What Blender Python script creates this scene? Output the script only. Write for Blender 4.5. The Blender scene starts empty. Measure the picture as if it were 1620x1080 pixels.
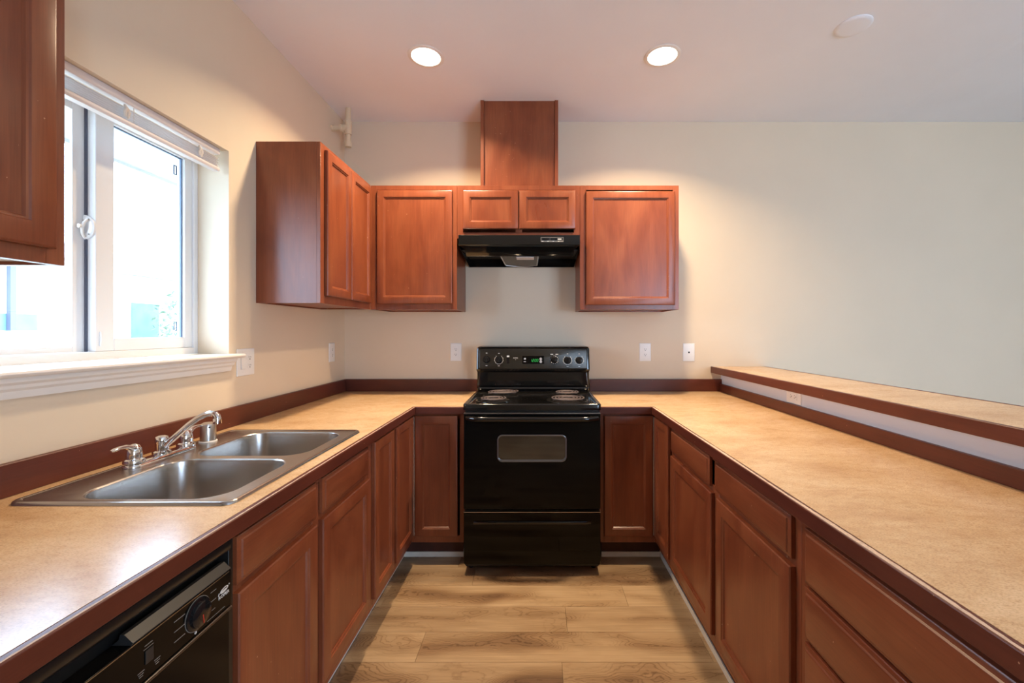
import bpy, bmesh, math, random
from mathutils import Vector, Matrix
random.seed(7)
PI = math.pi
C = bpy.context.scene.collection
scene = bpy.context.scene

# ------------------------------------------------------------------ camera
F = 675.0                                  # focal length in pixels of a 1620 px wide frame
cam = bpy.data.objects.new('camera', bpy.data.cameras.new('camera'))
C.objects.link(cam)
cam.location = (0, 0, 1.35)
cam.rotation_euler = (PI / 2, 0, 0)
cam.data.sensor_width = 36.0
cam.data.lens = 36.0 * F / 1620.0
cam.data.shift_x = -(850 - 810) / 1620.0
cam.data.shift_y = (524 - 540) / 1620.0
cam.data.clip_start = 0.02
scene.camera = cam

# ------------------------------------------------------------------ world, exposure, daylight portals
world = bpy.data.worlds.new('sky'); scene.world = world
world.use_nodes = True
bg = world.node_tree.nodes['Background']
bg.inputs[0].default_value = (0.55, 0.73, 1.0, 1)
bg.inputs[1].default_value = 18.0
scene.view_settings.view_transform = 'Standard'
scene.view_settings.look = 'None'
scene.view_settings.gamma = 1.0
scene.view_settings.use_curve_mapping = False
scene.view_settings.exposure = 0.12
scene.cycles.max_bounces = 10
scene.cycles.diffuse_bounces = 6
scene.cycles.glossy_bounces = 5
scene.cycles.transparent_max_bounces = 12
scene.cycles.sample_clamp_indirect = 6.0
CAN_POWER = 25.0
CAN_COLOR = (1.0, 0.76, 0.49)

def portal(name, loc, rot, sx, sy):
    l = bpy.data.lights.new(name, 'AREA'); l.shape = 'RECTANGLE'; l.size = sx; l.size_y = sy
    l.cycles.is_portal = True
    o = bpy.data.objects.new(name, l); C.objects.link(o); o.location = loc; o.rotation_euler = rot
portal('window_portal', (-1.66, 1.5, 1.71), (0, -PI / 2, 0), 0.92, 0.90)
portal('rear_fill_portal', (2.8, -2.76, 1.2), (PI / 2, 0, 0), 1.85, 2.4)  # portal for the added rear opening that lets in fill daylight

# ------------------------------------------------------------------ helpers
def sr(r, g, b):
    f = lambda c: (c / 255 / 12.92) if c / 255 <= 0.04045 else ((c / 255 + 0.055) / 1.055) ** 2.4
    return (f(r), f(g), f(b), 1)

class NT:
    def __init__(s, name):
        s.m = bpy.data.materials.new(name); s.m.use_nodes = True
        s.n = s.m.node_tree.nodes; s.l = s.m.node_tree.links
        s.b = s.n['Principled BSDF']
    def add(s, t, **kw):
        n = s.n.new(t)
        for k, v in kw.items():
            if k.startswith('i_'):
                n.inputs[k[2:].replace('_', ' ')].default_value = v
            else: setattr(n, k, v)
        return n
    def link(s, a, b): s.l.new(a, b)
    def ramp(s, src, stops, interp='LINEAR'):
        r = s.n.new('ShaderNodeValToRGB'); r.color_ramp.interpolation = interp
        e = r.color_ramp.elements
        while len(e) < len(stops): e.new(0.5)
        for i, (p, c) in enumerate(stops):
            e[i].position = p; e[i].color = c if len(c) == 4 else (*c, 1)
        s.link(src, r.inputs[0]); return r.outputs[0]
    def mix(s, fac, a, b, mode='MIX'):
        m = s.n.new('ShaderNodeMix'); m.data_type = 'RGBA'; m.blend_type = mode
        for sock, v in ((m.inputs[0], fac), (m.inputs[6], a), (m.inputs[7], b)):
            if hasattr(v, 'is_linked') or hasattr(v, 'links'): s.link(v, sock)
            else: sock.default_value = v
        return m.outputs[2]
    def bump(s, src, strength, dist=0.001):
        b = s.n.new('ShaderNodeBump'); b.inputs['Strength'].default_value = strength
        b.inputs['Distance'].default_value = dist
        s.link(src, b.inputs['Height']); s.link(b.outputs[0], s.b.inputs['Normal'])

def plain(name, col, rough=0.5, metal=0.0, spec=0.5, noise=0.0, nscale=20, coat=0.0):
    t = NT(name)
    t.b.inputs['Base Color'].default_value = col
    t.b.inputs['Roughness'].default_value = rough
    t.b.inputs['Metallic'].default_value = metal
    t.b.inputs['Specular IOR Level'].default_value = spec
    t.b.inputs['Coat Weight'].default_value = coat
    tc = t.add('ShaderNodeTexCoord')
    n = t.add('ShaderNodeTexNoise', i_Scale=nscale, i_Detail=4.0)
    t.link(tc.outputs['Object'], n.inputs['Vector'])
    if noise:
        d = tuple(c * (1 - noise) for c in col[:3]) + (1,)
        l = tuple(min(1, c * (1 + noise)) for c in col[:3]) + (1,)
        t.link(t.ramp(n.outputs[0], [(0.3, d), (0.7, l)]), t.b.inputs['Base Color'])
    return t

def wood(name, axis, cols, rough=0.29, chips=True, grain=1.0):
    t = NT(name)
    tc = t.add('ShaderNodeTexCoord'); oi = t.add('ShaderNodeObjectInfo')
    off = t.add('ShaderNodeVectorMath', operation='SCALE'); off.inputs[0].default_value = (13, 7, 9)
    t.link(oi.outputs['Random'], off.inputs['Scale'])
    ad = t.add('ShaderNodeVectorMath', operation='ADD')
    t.link(tc.outputs['Object'], ad.inputs[0]); t.link(off.outputs[0], ad.inputs[1])
    def mapped(lo, hi):
        m = t.add('ShaderNodeMapping')
        s = [hi, hi, hi]; s['xyz'.index(axis)] = lo
        m.inputs['Scale'].default_value = s
        t.link(ad.outputs[0], m.inputs['Vector']); return m.outputs[0]
    n1 = t.add('ShaderNodeTexNoise', i_Scale=1.0, i_Detail=5.0, i_Roughness=0.6, i_Distortion=0.6)
    t.link(mapped(3.0, 34.0), n1.inputs['Vector'])
    n2 = t.add('ShaderNodeTexNoise', i_Scale=1.0, i_Detail=3.0, i_Roughness=0.5, i_Distortion=1.0)
    t.link(mapped(2.2, 7.0), n2.inputs['Vector'])
    n3 = t.add('ShaderNodeTexNoise', i_Scale=1.0, i_Detail=2.0)
    t.link(mapped(9.0, 260.0), n3.inputs['Vector'])
    base = t.ramp(n2.outputs[0], [(0.28, cols[0]), (0.5, cols[1]), (0.75, cols[2])])
    g = t.ramp(n1.outputs[0], [(0.3, (0.88, 0.86, 0.84)), (0.7, (1.06, 1.07, 1.08))])
    c = t.mix(0.8 * grain, base, g, 'MULTIPLY')
    g2 = t.ramp(n3.outputs[0], [(0.35, (0.86, 0.84, 0.82)), (0.6, (1.05, 1.05, 1.05))])
    c = t.mix(0.6 * grain, c, g2, 'MULTIPLY')
    if chips:
        v = t.add('ShaderNodeTexNoise', i_Scale=95.0, i_Detail=1.0)
        t.link(ad.outputs[0], v.inputs['Vector'])
        f = t.ramp(v.outputs[0], [(0.80, (0, 0, 0)), (0.815, (1, 1, 1))])
        c = t.mix(f, c, sr(196, 150, 118))
    t.link(c, t.b.inputs['Base Color'])
    rr = t.add('ShaderNodeMapRange'); rr.inputs['To Min'].default_value = rough - 0.05; rr.inputs['To Max'].default_value = rough + 0.09
    t.link(n2.outputs[0], rr.inputs['Value']); t.link(rr.outputs[0], t.b.inputs['Roughness'])
    t.bump(n3.outputs[0], 0.05, 0.0005)
    return t

CH = (sr(118, 58, 35), sr(131, 68, 41), sr(143, 79, 48))
CHD = (sr(84, 37, 26), sr(95, 43, 29), sr(106, 50, 34))
M = {}
for ax in 'xyz':
    M['wood_' + ax] = wood('cherry_wood_grain_' + ax, ax, CH).m
    M['edge_' + ax] = wood('dark_wood_edge_' + ax, ax, CHD, rough=0.38).m
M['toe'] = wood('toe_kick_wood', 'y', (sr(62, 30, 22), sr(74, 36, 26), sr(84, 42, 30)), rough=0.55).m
M['worn'] = plain('worn_pale_edge', sr(212, 184, 160), 0.6, noise=0.15, nscale=120).m
M['underside'] = plain('cabinet_underside', sr(200, 184, 164), 0.5).m
M['seam'] = plain('pale_hinge_seam', sr(190, 160, 140), 0.6, noise=0.5, nscale=300).m

def paint(name, col, bump=0.25, scale=260, rough=0.6):
    t = plain(name, col, rough, spec=0.3, noise=0.015, nscale=3)
    tc = t.add('ShaderNodeTexCoord'); n = t.add('ShaderNodeTexNoise', i_Scale=scale, i_Detail=3.0)
    t.link(tc.outputs['Object'], n.inputs['Vector']); t.bump(n.outputs[0], bump, 0.0008); return t.m
M['wall'] = paint('beige_wall_paint', sr(223, 206, 182))
M['ceiling'] = paint('white_ceiling_paint', sr(236, 238, 243), 0.3, 90, 0.8)
M['wall_white'] = paint('pale_grey_wall_paint', sr(218, 221, 228), 0.15)
M['trimwhite'] = plain('white_gloss_trim', sr(236, 232, 226), 0.35, noise=0.01).m
M['vinyl'] = plain('white_window_vinyl', sr(236, 238, 240), 0.35).m
M['strip'] = plain('white_floor_strip', sr(234, 228, 216), 0.45, noise=0.05).m
M['plate'] = plain('white_cover_plate', sr(238, 236, 232), 0.35).m
M['dark'] = plain('dark_slot', sr(25, 22, 20), 0.6).m
M['black'] = plain('black_enamel', (0.006, 0.0055, 0.005, 1), 0.10, coat=0.3).m
M['blackm'] = plain('black_metal', (0.010, 0.009, 0.008, 1), 0.32).m
M['blackg'] = plain('black_oven_glass', (0.003, 0.003, 0.003, 1), 0.05, spec=0.2).m
M['dwblack'] = plain('black_appliance_plastic', (0.004, 0.0035, 0.003, 1), 0.14, spec=0.14).m
M['panel'] = plain('black_brushed_panel', (0.030, 0.025, 0.018, 1), 0.24, metal=0.35).m
M['knob'] = plain('black_knob_plastic', (0.008, 0.008, 0.009, 1), 0.13).m
M['greyplastic'] = plain('dark_grey_plastic', (0.022, 0.021, 0.020, 1), 0.4).m
M['mark'] = plain('white_printed_marks', sr(225, 222, 215), 0.5).m
M['markdim'] = plain('grey_printed_marks', sr(130, 124, 116), 0.5).m
M['red'] = plain('red_marker', sr(190, 60, 40), 0.4).m
M['chrome'] = plain('chrome', (0.86, 0.86, 0.87, 1), 0.06, metal=1).m
M['chromedull'] = plain('brushed_nickel', (0.62, 0.58, 0.54, 1), 0.3, metal=1).m
M['coil'] = plain('burner_coil', sr(98, 86, 84), 0.5, metal=0.25, noise=0.1, nscale=60).m
M['pipe'] = plain('cream_plastic_pipe', sr(214, 198, 168), 0.4, noise=0.03).m
M['filter'] = plain('hood_mesh_filter', sr(96, 88, 76), 0.45, metal=0.6, noise=0.5, nscale=420).m
M['lens'] = plain('white_lens', sr(215, 208, 205), 0.4).m
M['blind'] = plain('white_blind_slat', sr(226, 218, 216), 0.45).m
M['clip'] = plain('cream_blind_clip', sr(225, 212, 196), 0.4).m
M['house'] = plain('white_siding', sr(225, 225, 222), 0.8, noise=0.03).m
M['teal'] = plain('teal_window_pane', sr(84, 112, 122), 0.5, noise=0.2, nscale=3).m
M['pole'] = plain('grey_post', sr(84, 88, 104), 0.6).m
M['roof'] = plain('grey_roof', sr(150, 150, 155), 0.8, noise=0.1).m
M['leaf'] = plain('pale_green_leaves', sr(100, 118, 94), 0.7, noise=0.4, nscale=6).m
M['bark'] = plain('bark', sr(100, 85, 70), 0.9, noise=0.3).m
M['ground'] = plain('grey_yard_ground', sr(142, 144, 134), 0.9, noise=0.1, nscale=1).m

# stainless
t = plain('brushed_stainless', (0.50, 0.475, 0.45, 1), 0.27, metal=1.0)
tc = t.add('ShaderNodeTexCoord'); mp = t.add('ShaderNodeMapping'); mp.inputs['Scale'].default_value = (260, 6, 260)
n = t.add('ShaderNodeTexNoise', i_Scale=1.0, i_Detail=3.0)
t.link(tc.outputs['Object'], mp.inputs['Vector']); t.link(mp.outputs[0], n.inputs['Vector'])
M['steel'] = t.m

# laminate worktop
t = NT('tan_laminate')
tc = t.add('ShaderNodeTexCoord')
a = t.add('ShaderNodeTexNoise', i_Scale=3.2, i_Detail=7.0, i_Roughness=0.66, i_Distortion=0.35)
b = t.add('ShaderNodeTexNoise', i_Scale=42.0, i_Detail=6.0, i_Roughness=0.75, i_Distortion=0.2)
c_ = t.add('ShaderNodeTexNoise', i_Scale=210.0, i_Detail=2.0)
mp = t.add('ShaderNodeMapping'); mp.inputs['Scale'].default_value = (1, 1.7, 1); mp.inputs['Rotation'].default_value = (0, 0, 0.5)
t.link(tc.outputs['Object'], mp.inputs['Vector'])
for q in (a, b, c_): t.link(mp.outputs[0], q.inputs['Vector'])
base = t.ramp(a.outputs[0], [(0.30, sr(190, 148, 104)), (0.47, sr(208, 171, 127)), (0.62, sr(218, 184, 143)), (0.75, sr(200, 160, 114))])
m2 = t.ramp(b.outputs[0], [(0.32, (0.80, 0.73, 0.64)), (0.48, (1, 1, 1)), (0.70, (1.08, 1.11, 1.16))])
col = t.mix(0.75, base, m2, 'MULTIPLY')
m3 = t.ramp(c_.outputs[0], [(0.32, (0.74, 0.69, 0.62)), (0.46, (1, 1, 1)), (0.66, (1.14, 1.17, 1.20))])
col = t.mix(0.7, col, m3, 'MULTIPLY')
t.link(col, t.b.inputs['Base Color'])
t.b.inputs['Roughness'].default_value = 0.25
t.bump(b.outputs[0], 0.03, 0.0004)
M['laminate'] = t.m

# oak vinyl plank floor (per-plank random value stored on the mesh)
t = NT('oak_vinyl_planks')
tc = t.add('ShaderNodeTexCoord'); at = t.add('ShaderNodeAttribute', attribute_name='plank')
sc_ = t.add('ShaderNodeVectorMath', operation='MULTIPLY'); sc_.inputs[1].default_value = (37, 23, 51)
t.link(at.outputs['Color'], sc_.inputs[0])
ad = t.add('ShaderNodeVectorMath', operation='ADD')
t.link(tc.outputs['Object'], ad.inputs[0]); t.link(sc_.outputs[0], ad.inputs[1])
def fmap(s):
    m = t.add('ShaderNodeMapping'); m.inputs['Scale'].default_value = s
    t.link(ad.outputs[0], m.inputs['Vector']); return m.outputs[0]
patch = t.add('ShaderNodeTexNoise', i_Scale=1.0, i_Detail=2.0, i_Roughness=0.45, i_Distortion=0.5)
t.link(fmap((1.9, 5.0, 1)), patch.inputs['Vector'])
fine = t.add('ShaderNodeTexNoise', i_Scale=1.0, i_Detail=4.0, i_Roughness=0.65)
t.link(fmap((5, 150, 1)), fine.inputs['Vector'])
mid = t.add('ShaderNodeTexNoise', i_Scale=1.0, i_Detail=4.0, i_Roughness=0.6, i_Distortion=0.5)
t.link(fmap((2.4, 26, 1)), mid.inputs['Vector'])
wig = t.add('ShaderNodeTexNoise', i_Scale=1.0, i_Detail=3.0)
t.link(fmap((22, 30, 1)), wig.inputs['Vector'])
# cathedral grain: iso-lines of the patch noise
mm = t.add('ShaderNodeMath', operation='MULTIPLY_ADD'); mm.inputs[1].default_value = 0.055
t.link(wig.outputs[0], mm.inputs[0]); t.link(patch.outputs[0], mm.inputs[2])
sx_ = t.add('ShaderNodeSeparateXYZ'); t.link(tc.outputs['Object'], sx_.inputs[0])
def mth(op, a, b=None, c=None):
    q = t.add('ShaderNodeMath', operation=op)
    for i, v in enumerate((a, b, c)):
        if v is None: continue
        if isinstance(v, (int, float)): q.inputs[i].default_value = v
        else: t.link(v, q.inputs[i])
    return q.outputs[0]
fr_ = mth('FRACT', mth('MULTIPLY', mth('SUBTRACT', sx_.outputs[1], 1.742 - 0.1755*40), 1/0.1755))
ce = mth('SUBTRACT', 1.0, mth('ABSOLUTE', mth('MULTIPLY_ADD', fr_, 2.0, -1.0)))
patchc = mth('MULTIPLY_ADD', ce, 0.16, mth('SUBTRACT', patch.outputs[0], 0.075))
t.link(patchc, mm.inputs[2])
m5 = t.add('ShaderNodeMath', operation='MULTIPLY'); m5.inputs[1].default_value = 230.0
t.link(mm.outputs[0], m5.inputs[0])
sn = t.add('ShaderNodeMath', operation='SINE'); t.link(m5.outputs[0], sn.inputs[0])
rings = t.ramp(sn.outputs[0], [(0.0, (1, 1, 1)), (0.55, (0.95, 0.94, 0.92)), (1.0, (0.60, 0.54, 0.48))])
base = t.ramp(patchc, [(0.36, sr(183, 156, 123)), (0.50, sr(172, 144, 111)), (0.62, sr(150, 120, 89)), (0.74, sr(118, 90, 66))])
g = t.ramp(fine.outputs[0], [(0.3, (0.70, 0.67, 0.64)), (0.65, (1.08, 1.08, 1.08))])
col = t.mix(0.55, base, g, 'MULTIPLY')
g = t.ramp(mid.outputs[0], [(0.35, (0.84, 0.81, 0.77)), (0.65, (1.07, 1.07, 1.07))])
col = t.mix(0.7, col, g, 'MULTIPLY')
rf = t.ramp(patchc, [(0.44, (0, 0, 0)), (0.60, (1, 1, 1))])
ringc = t.mix(rf, (1, 1, 1, 1), rings)
col = t.mix(1.0, col, ringc, 'MULTIPLY')
sep = t.add('ShaderNodeSeparateColor'); t.link(at.outputs['Color'], sep.inputs[0])
tone = t.ramp(sep.outputs[0], [(0, (0.90, 0.88, 0.86)), (1, (1.06, 1.06, 1.05))])
col = t.mix(1.0, col, tone, 'MULTIPLY')
t.link(col, t.b.inputs['Base Color'])
t.b.inputs['Roughness'].default_value = 0.42
t.bump(fine.outputs[0], 0.08, 0.0005)
M['floor'] = t.m

def emis(name, col, s):
    t = NT(name); t.b.inputs['Base Color'].default_value = (0, 0, 0, 1)
    t.b.inputs['Emission Color'].default_value = col; t.b.inputs['Emission Strength'].default_value = s; return t.m
M['lamp'] = emis('lit_lamp_lens', (1.0, 0.86, 0.66, 1), 9.0)
M['green'] = emis('green_clock_digits', (0.05, 0.75, 0.12, 1), 0.8)

# window glass: clear with a mirror-like share
t = NT('window_glass')
tr = t.add('ShaderNodeBsdfTransparent'); tr.inputs[0].default_value = (0.97, 0.985, 0.98, 1)
gl = t.add('ShaderNodeBsdfGlossy'); gl.inputs['Roughness'].default_value = 0.0
lw = t.add('ShaderNodeLayerWeight'); pw = t.add('ShaderNodeMath', operation='POWER'); pw.inputs[1].default_value = 4.0
t.link(lw.outputs['Facing'], pw.inputs[0])
fr = t.add('ShaderNodeMath', operation='MULTIPLY_ADD'); fr.inputs[1].default_value = 0.85; fr.inputs[2].default_value = 0.04
t.link(pw.outputs[0], fr.inputs[0])
mx = t.add('ShaderNodeMixShader'); t.link(fr.outputs[0], mx.inputs[0]); t.link(tr.outputs[0], mx.inputs[1]); t.link(gl.outputs[0], mx.inputs[2])
t.link(mx.outputs[0], t.n['Material Output'].inputs['Surface']); t.n.remove(t.b)
M['glass'] = t.m

class MB:
    def __init__(s): s.bm = bmesh.new()
    def box(s, x0, x1, y0, y1, z0, z1):
        P = [s.bm.verts.new(p) for p in ((x0,y0,z0),(x1,y0,z0),(x1,y1,z0),(x0,y1,z0),(x0,y0,z1),(x1,y0,z1),(x1,y1,z1),(x0,y1,z1))]
        for f in ((0,3,2,1),(4,5,6,7),(0,1,5,4),(1,2,6,5),(2,3,7,6),(3,0,4,7)): s.bm.faces.new([P[i] for i in f])
        return s
    def rings(s, loops, cap0=True, cap1=True, closed=True):
        V = [[s.bm.verts.new(p) for p in l] for l in loops]
        for a, b in zip(V, V[1:]):
            n = len(a)
            for i in range(n if closed else n - 1):
                j = (i + 1) % n
                s.bm.faces.new((a[i], a[j], b[j], b[i]))
        if cap0: s.bm.faces.new(V[0][::-1])
        if cap1: s.bm.faces.new(V[-1])
        return s
    def tube(s, pts, r, n=12, caps=True, flat=None):
        pts = [Vector(p) for p in pts]
        rs = r if isinstance(r, (list, tuple)) else [r] * len(pts)
        T = []
        for i in range(len(pts)):
            a = pts[max(0, i - 1)]; b = pts[min(len(pts) - 1, i + 1)]; T.append((b - a).normalized())
        up = Vector((0, 0, 1)) if abs(T[0].z) < 0.9 else Vector((1, 0, 0))
        U = T[0].cross(up).normalized(); loops = []
        for i, p in enumerate(pts):
            U = (U - T[i] * U.dot(T[i])).normalized(); W = T[i].cross(U)
            k = flat if flat else 1.0
            loops.append([p + U * math.cos(2*PI*j/n) * rs[i] + W * math.sin(2*PI*j/n) * rs[i] * k for j in range(n)])
        return s.rings(loops, caps, caps)
    def lathe(s, prof, o, axis=(0, 0, 1), n=28, cap0=True, cap1=True):
        A = Vector(axis).normalized(); up = Vector((0, 0, 1)) if abs(A.z) < 0.9 else Vector((1, 0, 0))
        U = A.cross(up).normalized(); W = A.cross(U); o = Vector(o)
        return s.rings([[o + A * h + (U * math.cos(2*PI*j/n) + W * math.sin(2*PI*j/n)) * r for j in range(n)] for r, h in prof], cap0, cap1)
    def extrude(s, prof, fn, a, b):
        return s.rings([[fn(p, a) for p in prof], [fn(p, b) for p in prof]])
    def raw(s, verts, faces):
        V = [s.bm.verts.new(v) for v in verts]
        for f in faces: s.bm.faces.new([V[i] for i in f])
        return s
    def text(s, body, size, fn, depth=0.0004, align='CENTER'):
        cu = bpy.data.curves.new('t', 'FONT'); cu.body = body; cu.size = size; cu.extrude = depth
        cu.align_x = align; cu.align_y = 'CENTER'; cu.resolution_u = 3
        ob = bpy.data.objects.new('t', cu); C.objects.link(ob)
        dg = bpy.context.evaluated_depsgraph_get(); ev = ob.evaluated_get(dg); me = ev.to_mesh()
        s.raw([fn(v.co.x, v.co.y, v.co.z) for v in me.vertices], [tuple(p.vertices) for p in me.polygons])
        ev.to_mesh_clear(); bpy.data.objects.remove(ob); bpy.data.curves.remove(cu); return s
    def build(s, name, mat, parent=None, bevel=0, seg=2, angle=38, wn=False, norm=True):
        if norm: bmesh.ops.recalc_face_normals(s.bm, faces=s.bm.faces)
        off = Vector((0, 0, 0)); p = parent
        while p is not None: off += Vector(p.location); p = p.parent
        for v in s.bm.verts: v.co -= off
        me = bpy.data.meshes.new(name); s.bm.to_mesh(me); s.bm.free()
        me.materials.append(mat if not isinstance(mat, str) else M[mat])
        me.polygons.foreach_set('use_smooth', [True] * len(me.polygons))
        me.set_sharp_from_angle(angle=math.radians(angle))
        o = bpy.data.objects.new(name, me); C.objects.link(o)
        if parent: o.parent = parent
        if bevel:
            m = o.modifiers.new('bevel', 'BEVEL'); m.width = bevel; m.segments = seg; m.limit_method = 'ANGLE'
            m.angle_limit = math.radians(50); m.harden_normals = False
        if wn:
            m = o.modifiers.new('wn', 'WEIGHTED_NORMAL'); m.keep_sharp = True
        return o

def tag(o, label, cat, group=None):
    o['label'] = label; o['category'] = cat
    if group: o['group'] = group
    return o
def thing(name, label, cat, loc, group=None):
    o = bpy.data.objects.new(name, None); C.objects.link(o); o.location = loc; o.empty_display_size = 0.05
    return tag(o, label, cat, group)
def struct(o): o['kind'] = 'structure'; return o
def B(*a): return MB().box(*a)

# facing planes: (u, v, w) -> world ; u across, v height, w outward
def facing(side, plane):
    if side == 'S': return lambda u, v, w: Vector((u, plane - w, v))
    if side == 'E': return lambda u, v, w: Vector((plane + w, u, v))
    if side == 'W': return lambda u, v, w: Vector((plane - w, u, v))

def rect(fn, u0, u1, v0, v1, i, w): return [fn(u0+i, v0+i, w), fn(u1-i, v0+i, w), fn(u1-i, v1-i, w), fn(u0+i, v1-i, w)]
def rrect(fn, u0, u1, v0, v1, r, w, n=6):
    out = []
    for cx, cy, a0 in ((u1-r, v0+r, -PI/2), (u1-r, v1-r, 0), (u0+r, v1-r, PI/2), (u0+r, v0+r, PI)):
        for k in range(n + 1):
            a = a0 + PI/2 * k / n; out.append(fn(cx + r*math.cos(a), cy + r*math.sin(a), w))
    return out

def door(parent, side, plane, u0, u1, v0, v1, name='door', stile=0.047, th=0.019):
    fn = facing(side, plane)
    m = MB(); s = stile
    seq = [(0, 0.0008), (0, th-0.005), (0.0025, th-0.0015), (0.006, th), (s, th), (s+0.003, th-0.0035), (s+0.007, th-0.0045), (s+0.0105, th-0.0095)]
    m.rings([rect(fn, u0, u1, v0, v1, i, w) for i, w in seq], True, False)
    d = m.build(name, 'wood_z', parent, angle=25)
    p = MB()
    i = s + 0.0100
    p.rings([rect(fn, u0, u1, v0, v1, i, th-0.014), rect(fn, u0, u1, v0, v1, i, th-0.0095)])
    p.build('recessed_panel', 'wood_z', d, angle=25)
    return d

def drawer_front(parent, side, plane, u0, u1, v0, v1, name='drawer_front', th=0.019):
    fn = facing(side, plane); m = MB()
    seq = [(0, 0.0008), (0, th-0.008), (0.003, th-0.006), (0.010, th-0.004), (0.013, th-0.001), (0.016, th)]
    m.rings([rect(fn, u0, u1, v0, v1, i, w) for i, w in seq])
    return m.build(name, 'wood_x' if side == 'S' else 'wood_y', parent, angle=25)

def fbox(m, fn, u0, u1, v0, v1, w0, w1):
    a = fn(u0, v0, w0); b = fn(u1, v1, w1)
    m.box(min(a.x,b.x), max(a.x,b.x), min(a.y,b.y), max(a.y,b.y), min(a.z,b.z), max(a.z,b.z)); return m

def carcass(parent, side, plane, depth, u0, u1, v0, v1, top=False, name='carcass', mat='wood_z', bottom_mat=None):
    """hollow box of panels behind the face frame"""
    fn = facing(side, plane); t_ = 0.016; m = MB()
    fbox(m, fn, u0, u0+t_, v0, v1, -depth, -0.02); fbox(m, fn, u1-t_, u1, v0, v1, -depth, -0.02)
    fbox(m, fn, u0+t_, u1-t_, v0, v1, -depth, -depth+0.006)
    if not bottom_mat: fbox(m, fn, u0+t_, u1-t_, v0, v0+t_, -depth+0.006, -0.02)
    if top: fbox(m, fn, u0+t_, u1-t_, v1-t_, v1, -depth+0.006, -0.02)
    o = m.build(name, mat, parent)
    if bottom_mat:
        fbox(MB(), fn, u0+t_, u1-t_, v0+0.008, v0+0.02, -depth+0.006, -0.02).build('bottom_panel', bottom_mat, parent)
    return o

def face_frame(parent, side, plane, u0, u1, v0, v1, stiles=(), rails=(), w=0.038, top=0.03, bot=0.04):
    fn = facing(side, plane); m = MB()
    fbox(m, fn, u0, u0+w, v0, v1, -0.02, 0); fbox(m, fn, u1-w, u1, v0, v1, -0.02, 0)
    fbox(m, fn, u0+w, u1-w, v1-top, v1, -0.02, 0); fbox(m, fn, u0+w, u1-w, v0, v0+bot, -0.02, 0)
    for a in stiles: fbox(m, fn, a-0.022, a+0.022, v0+bot, v1-top, -0.02, 0)
    for r in rails: fbox(m, fn, u0+w, u1-w, r-0.015, r+0.015, -0.019, -0.0005)
    return m.build('face_frame', 'wood_z', parent, bevel=0.0008, seg=1)

# ------------------------------------------------------------------ room shell
YB, XL, ZC = 3.118, -1.409, 2.879
XR, YR = 4.7, -2.6
WY0, WY1, WZ0, WZ1 = 1.04, 1.949, 1.228, 2.172
# floor planks
m = MB(); rowh = 0.1755; col_vals = []
seams = {0: -0.50, 1: 0.136, 2: 0.448, 3: -0.348, -1: 0.10}
r0 = int((YR - 1.742) // rowh) - 1; r1 = int((YB - 1.742) // rowh) + 1
for r in range(r0, r1):
    y0, y1 = 1.742 + r*rowh, 1.742 + (r+1)*rowh
    y0c, y1c = max(y0, YR), min(y1, YB)
    if y1c <= y0c: continue
    s0 = seams.get(r, random.uniform(-0.6, 0.6)); x = s0 - 1.22*4
    while x < XR:
        a, b = max(x, XL), min(x + 1.22, XR)
        if b > a:
            g = 0.0006
            m.box(a+g, b-g, y0c+g, y1c-g, -0.012, 0.0)
            v = (random.random(), random.random(), random.random(), 1)
            col_vals += [v] * 6
        x += 1.22
fl = m.build('floor', 'floor', norm=False); struct(fl)
ca = fl.data.color_attributes.new('plank', 'FLOAT_COLOR', 'CORNER')
for p in fl.data.polygons:
    for li in p.loop_indices: ca.data[li].color = col_vals[p.index]
sub = B(XL, XR, YR, YB, -0.06, -0.0125).build('subfloor', plain('dark_subfloor', sr(60, 45, 32), 0.9).m, fl)
struct(B(XL-0.2, XR+0.2, YR-0.2, YB+0.2, ZC, ZC+0.12).build('ceiling', 'ceiling'))
sm = MB().rings([[Vector((2.52+dx, y, ZC+0.002-h)) for dx, h in ((-0.05,0),(-0.02,0.0045),(0.02,0.0045),(0.05,0))] for y in (YR+0.01, YB)], True, True)
struct(sm.build('trim_5', 'ceiling'))
struct(B(XL-0.2, XR+0.2, YB, YB+0.15, 0, ZC).build('wall_back', 'wall'))
m = MB(); X0 = XL-0.2
m.box(X0, XL, YR, WY0, 0, ZC).box(X0, XL, WY1, YB, 0, ZC).box(X0, XL, WY0, WY1, 0, WZ0).box(X0, XL, WY0, WY1, WZ1, ZC)
struct(m.build('wall_left', 'wall'))
struct(B(XR, XR+0.15, YR, YB, 0, ZC).build('wall_right', 'wall'))
m = MB(); PX0, PX1, PZ = 1.9, 3.7, 2.3
m.box(XL-0.2, PX0, YR-0.15, YR, 0, ZC).box(PX1, XR+0.2, YR-0.15, YR, 0, ZC).box(PX0, PX1, YR-0.15, YR, PZ, ZC)
struct(m.build('wall_rear', 'wall'))
# unseen glazed opening behind the viewer, added and sized for fill daylight
d2 = MB(); fr_ = 0.06
for a, b in ((PX0, (PX0+PX1)/2), ((PX0+PX1)/2, PX1)):
    d2.box(a, a+fr_, YR-0.10, YR-0.05, 0, PZ).box(b-fr_, b, YR-0.10, YR-0.05, 0, PZ).box(a+fr_, b-fr_, YR-0.10, YR-0.05, 0, 0.08).box(a+fr_, b-fr_, YR-0.10, YR-0.05, PZ-0.07, PZ)
d2 = struct(d2.build('rear_fill_door', 'vinyl'))
B(PX0+fr_, PX1-fr_, YR-0.078, YR-0.074, 0.08, PZ-0.07).build('pane', 'glass', d2)
B((PX0+PX1)/2-0.045, (PX0+PX1)/2-0.02, YR-0.05, YR-0.01, 0.95, 1.2).build('door_handle', 'vinyl', d2)

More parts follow.
